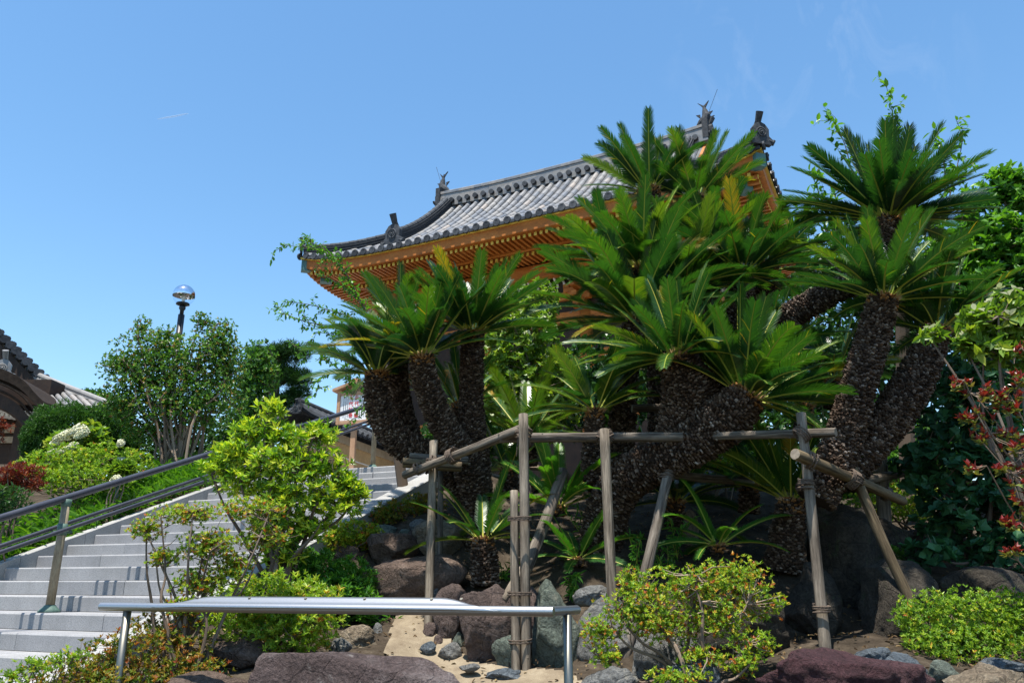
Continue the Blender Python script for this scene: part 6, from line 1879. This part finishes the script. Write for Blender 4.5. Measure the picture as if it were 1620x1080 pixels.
shrub("leafy_tree", "shadowy green tree filling the gap behind the centre trunks", "tree", (950, 790, 12), [(940, 620, 12, 110, 90), (1080, 600, 12.5, 130, 110), (1230, 560, 12.5, 110, 120), (760, 680, 12, 80, 60), (1180, 700, 12, 140, 80), (700, 700, 12.2, 40, 50)],
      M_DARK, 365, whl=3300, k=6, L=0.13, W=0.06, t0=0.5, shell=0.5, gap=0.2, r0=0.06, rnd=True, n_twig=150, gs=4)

# right side trees
spray_tree("cherry_tree", "cherry tree whose leafy shoots rise above the topmost right cycad crown", "tree", (1440, 800, 9.4),
    [[(1420, 420, 9.2), (1425, 320, 9.2), (1420, 240, 9.2), (1412, 180, 9.2), (1402, 135, 9.2)], [(1380, 380, 9.2), (1350, 280, 9.2), (1335, 225, 9.2), (1310, 178, 9.2)],
     [(1480, 400, 9.2), (1500, 320, 9.2), (1515, 260, 9.2), (1522, 220, 9.2), (1512, 188, 9.2)], [(1340, 400, 9.2), (1305, 330, 9.2), (1290, 290, 9.2), (1280, 270, 9.2)], [(1480, 380, 9.2), (1495, 300, 9.2), (1490, 240, 9.2), (1482, 215, 9.2)],
     [(1440, 420, 9.2), (1450, 340, 9.2), (1440, 270, 9.2), (1425, 215, 9.2)], [(1350, 420, 9.3), (1320, 380, 9.3), (1290, 350, 9.3), (1262, 340, 9.3)], [(1500, 430, 9.3), (1520, 380, 9.3), (1530, 330, 9.3), (1525, 290, 9.3)], [(1330, 430, 9.3), (1290, 400, 9.3), (1250, 400, 9.3)], [(1420, 440, 9.4), (1380, 400, 9.4), (1330, 350, 9.4), (1320, 300, 9.4)]],
    M_GREEN, 371, 0.110, 0.055, 0.045, r=0.011, twig=0.25, t0=0.72, k=1, trunk=[(1440, 800, 9.5, 14), (1430, 600, 9.5, 12), (1425, 430, 9.3, 8), (1422, 380, 9.2, 5)])
shrub("leafy_tree", "broad tree with layered oval leaves at the right edge under the sky", "tree", (1600, 800, 8.8),
      [(1590, 400, 8.8, 80, 70), (1560, 360, 8.8, 50, 40), (1620, 320, 8.8, 40, 60), (1605, 290, 8.8, 30, 34), (1585, 300, 8.8, 30, 34), (1545, 325, 8.8, 30, 30), (1500, 400, 8.9, 36, 50), (1560, 450, 8.8, 70, 60), (1640, 460, 8.8, 70, 90), (1520, 420, 8.9, 40, 40), (1530, 500, 9, 60, 60)],
      M_GREEN, 373, whl=1850, k=5, L=0.110, W=0.055, t0=0.62, tsd=0.22, shell=0.6, gap=0.42, r0=0.014, rnd=True, n_twig=220, upb=0.5, gs=4, droop=0.25)
shrub("round_leaved_tree", "deep green tree with round bluish leaves on the right slope, behind the red shoots", "tree", (1560, 900, 7.4),
      [(1540, 690, 7.5, 90, 90), (1470, 740, 7.4, 60, 60), (1600, 780, 7.4, 90, 100), (1500, 820, 7.3, 50, 50), (1580, 870, 7.2, 60, 40), (1530, 600, 7.6, 60, 50), (1620, 640, 7.6, 60, 90), (1470, 880, 7.0, 46, 22)],
      M_BLUEGREEN, 375, whl=1150, k=5, L=0.090, W=0.074, t0=0.68, tsd=0.25, shell=0.55, gap=0.30, r0=0.022, rnd=True, n_twig=220, upb=0.55, gs=4, spread=1.2)
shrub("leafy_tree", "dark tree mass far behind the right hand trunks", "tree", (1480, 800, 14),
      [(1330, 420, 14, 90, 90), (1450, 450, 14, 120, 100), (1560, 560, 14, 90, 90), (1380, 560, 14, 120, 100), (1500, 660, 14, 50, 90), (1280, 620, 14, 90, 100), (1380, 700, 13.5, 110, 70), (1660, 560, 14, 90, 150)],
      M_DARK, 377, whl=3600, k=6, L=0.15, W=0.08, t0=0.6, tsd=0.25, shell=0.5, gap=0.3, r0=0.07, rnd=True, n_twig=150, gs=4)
def dog2(n, P, A, rg):
    i = rg.choice(len(P), int(len(P) * 0.22), replace=False)
    whorls(n, P[i] + np.array([0, 0, 0.04]), nrm(A[i] * 0.3 + np.array([0, 0, 1.0])), rg, 4, 0.062, 0.046, 0.7, 0.25, 1, 1.4, True)
shrub("dogwood_tree", "dogwood branches with white four petalled bracts at the right edge, above the red shoots", "tree", (1680, 900, 5.4),
      [(1560, 510, 5.4, 46, 26), (1610, 500, 5.4, 50, 40), (1580, 550, 5.4, 50, 26), (1640, 540, 5.4, 40, 60), (1475, 532, 5.6, 26, 10), (1530, 545, 5.45, 26, 14)],
      [M_DOGWOOD, M_BRACT_GLINT], 379, whl=330, k=5, L=0.085, W=0.040, t0=0.5, tsd=0.2, shell=0.6, gap=0.25, r0=0.018, rnd=True, n_twig=160, n_stem=8, upb=0.2, extra=dog2, gs=4, droop=0.4)
def green_low(n, P, A, rg):
    whorls(n, P - np.array([0, 0, 0.02]), A, rg, 4, 0.042, 0.024, 0.2, 0.1, 0, 1.3, True)
shrub("red_shoot_shrub", "shrub with bright red new shoots over pale green leaves at the right edge", "bush", (1820, 930, 4.9),
      [(1520, 605, 4.9, 28, 10), (1560, 622, 4.9, 36, 18), (1600, 640, 4.9, 34, 22), (1548, 660, 4.9, 26, 18), (1552, 692, 4.9, 18, 12), (1540, 738, 4.85, 16, 10), (1588, 742, 4.85, 16, 10), (1600, 690, 4.9, 26, 16), (1610, 600, 4.9, 20, 16), (1600, 830, 4.7, 22, 12), (1598, 872, 4.65, 20, 10), (1630, 760, 4.8, 30, 80), (1612, 560, 5, 16, 14)],
      M_REDSHOOT, 381, whl=185, k=6, L=0.044, W=0.020, t0=0.80, tsd=0.14, shell=0.6, gap=0.2, r0=0.010, rnd=True, n_twig=150, n_stem=13, upb=0.8, extra=green_low, gs=3, bark=M_TWIG_PALE, spread=0.6)

# fallen leaves on the soil: nobody could count them
rg = np.random.default_rng(99)
m = 3800
P = np.stack([rg.uniform(-2.2, 5.0, m), rg.uniform(4.8, 10.5, m), np.zeros(m)], 1)
P[:, 2] = ground_z(P[:, 0], P[:, 1]) + 0.028
q_ = P - P0
kk_ = (q_ @ S3) / TREAD; mm_ = q_ @ L3
P = P[~((mm_ > M_LEFT - 0.3) & (mm_ < M_RIGHT + 0.4))]
n = MB()
leaves(n, P, nrm(np.stack([rg.normal(0, 1, len(P)), rg.normal(0, 1, len(P)), rg.normal(0, 0.25, len(P))], 1)), np.array([0, 0, 1.0]) + rg.normal(0, 0.3, P.shape), rg.uniform(0.02, 0.06, len(P)), rg.uniform(0.008, 0.025, len(P)), rg.beta(2, 2, len(P)), 0, 0.3, 0.2)
tag(n.build("leaf_litter", M_LITTER), None, None, None, "stuff")

# little weeds on the bare soil
def weed(label, u, v, Y, h, seed):
    rg = np.random.default_rng(seed)
    b = at(u, v, Y); k_ = mpp(u, v, Y)
    b[2] = min(b[2], gz(b[0], b[1]) + 0.02)
    root = thing("leafy_weed", b, label, "weed")
    w, n = MB(), MB()
    for i in range(4):
        e = b + np.array([rg.normal(0, 0.08), rg.normal(0, 0.06), h * k_ * rg.uniform(0.6, 1)])
        pth = smooth_path([b, (b + e) / 2 + rg.normal(0, 0.02, 3), e], 8)
        w.tube(pth, np.linspace(0.004, 0.0015, 8), 4, False, 0.5)
        q = np.repeat(pth[2:], 3, 0)
        d = nrm(rand_unit(rg, len(q)) + np.array([0, 0, 0.2]))
        leaves(n, q, d, np.array([0, 0, 1.0]) + rg.normal(0, 0.2, q.shape), rg.uniform(0.05, 0.10, len(q)), rg.uniform(0.012, 0.022, len(q)), rg.beta(2, 2, len(q)), 0, 0.2, 0.3, False)
    w.build("stem", M_RACHIS, root); n.build("leaves", M_GREEN, root)
for u, v, Y, h, lab in ((1108, 895, 6.7, 52, "leafy weed with drooping narrow leaves in front of the young cycad"), (1005, 855, 7.1, 62, "tall thin weed just right of the middle post"),
                        (1045, 868, 7.0, 46, "green weed by the leaning brace"), (1070, 860, 7.2, 70, "weed in the shade before the tan block stone"), (905, 925, 6.9, 40, "thin grassy weed on the soil above the green standing stone"),
                        (610, 1000, 7.2, 26, "grass tuft at the bend of the sand path"), (795, 905, 7.3, 24, "little weed right of the squat cycad trunk"), (925, 800, 7.6, 60, "slender weed left of the middle post")):
    weed(lab, u, v, Y, h, int(u * 3 + v))
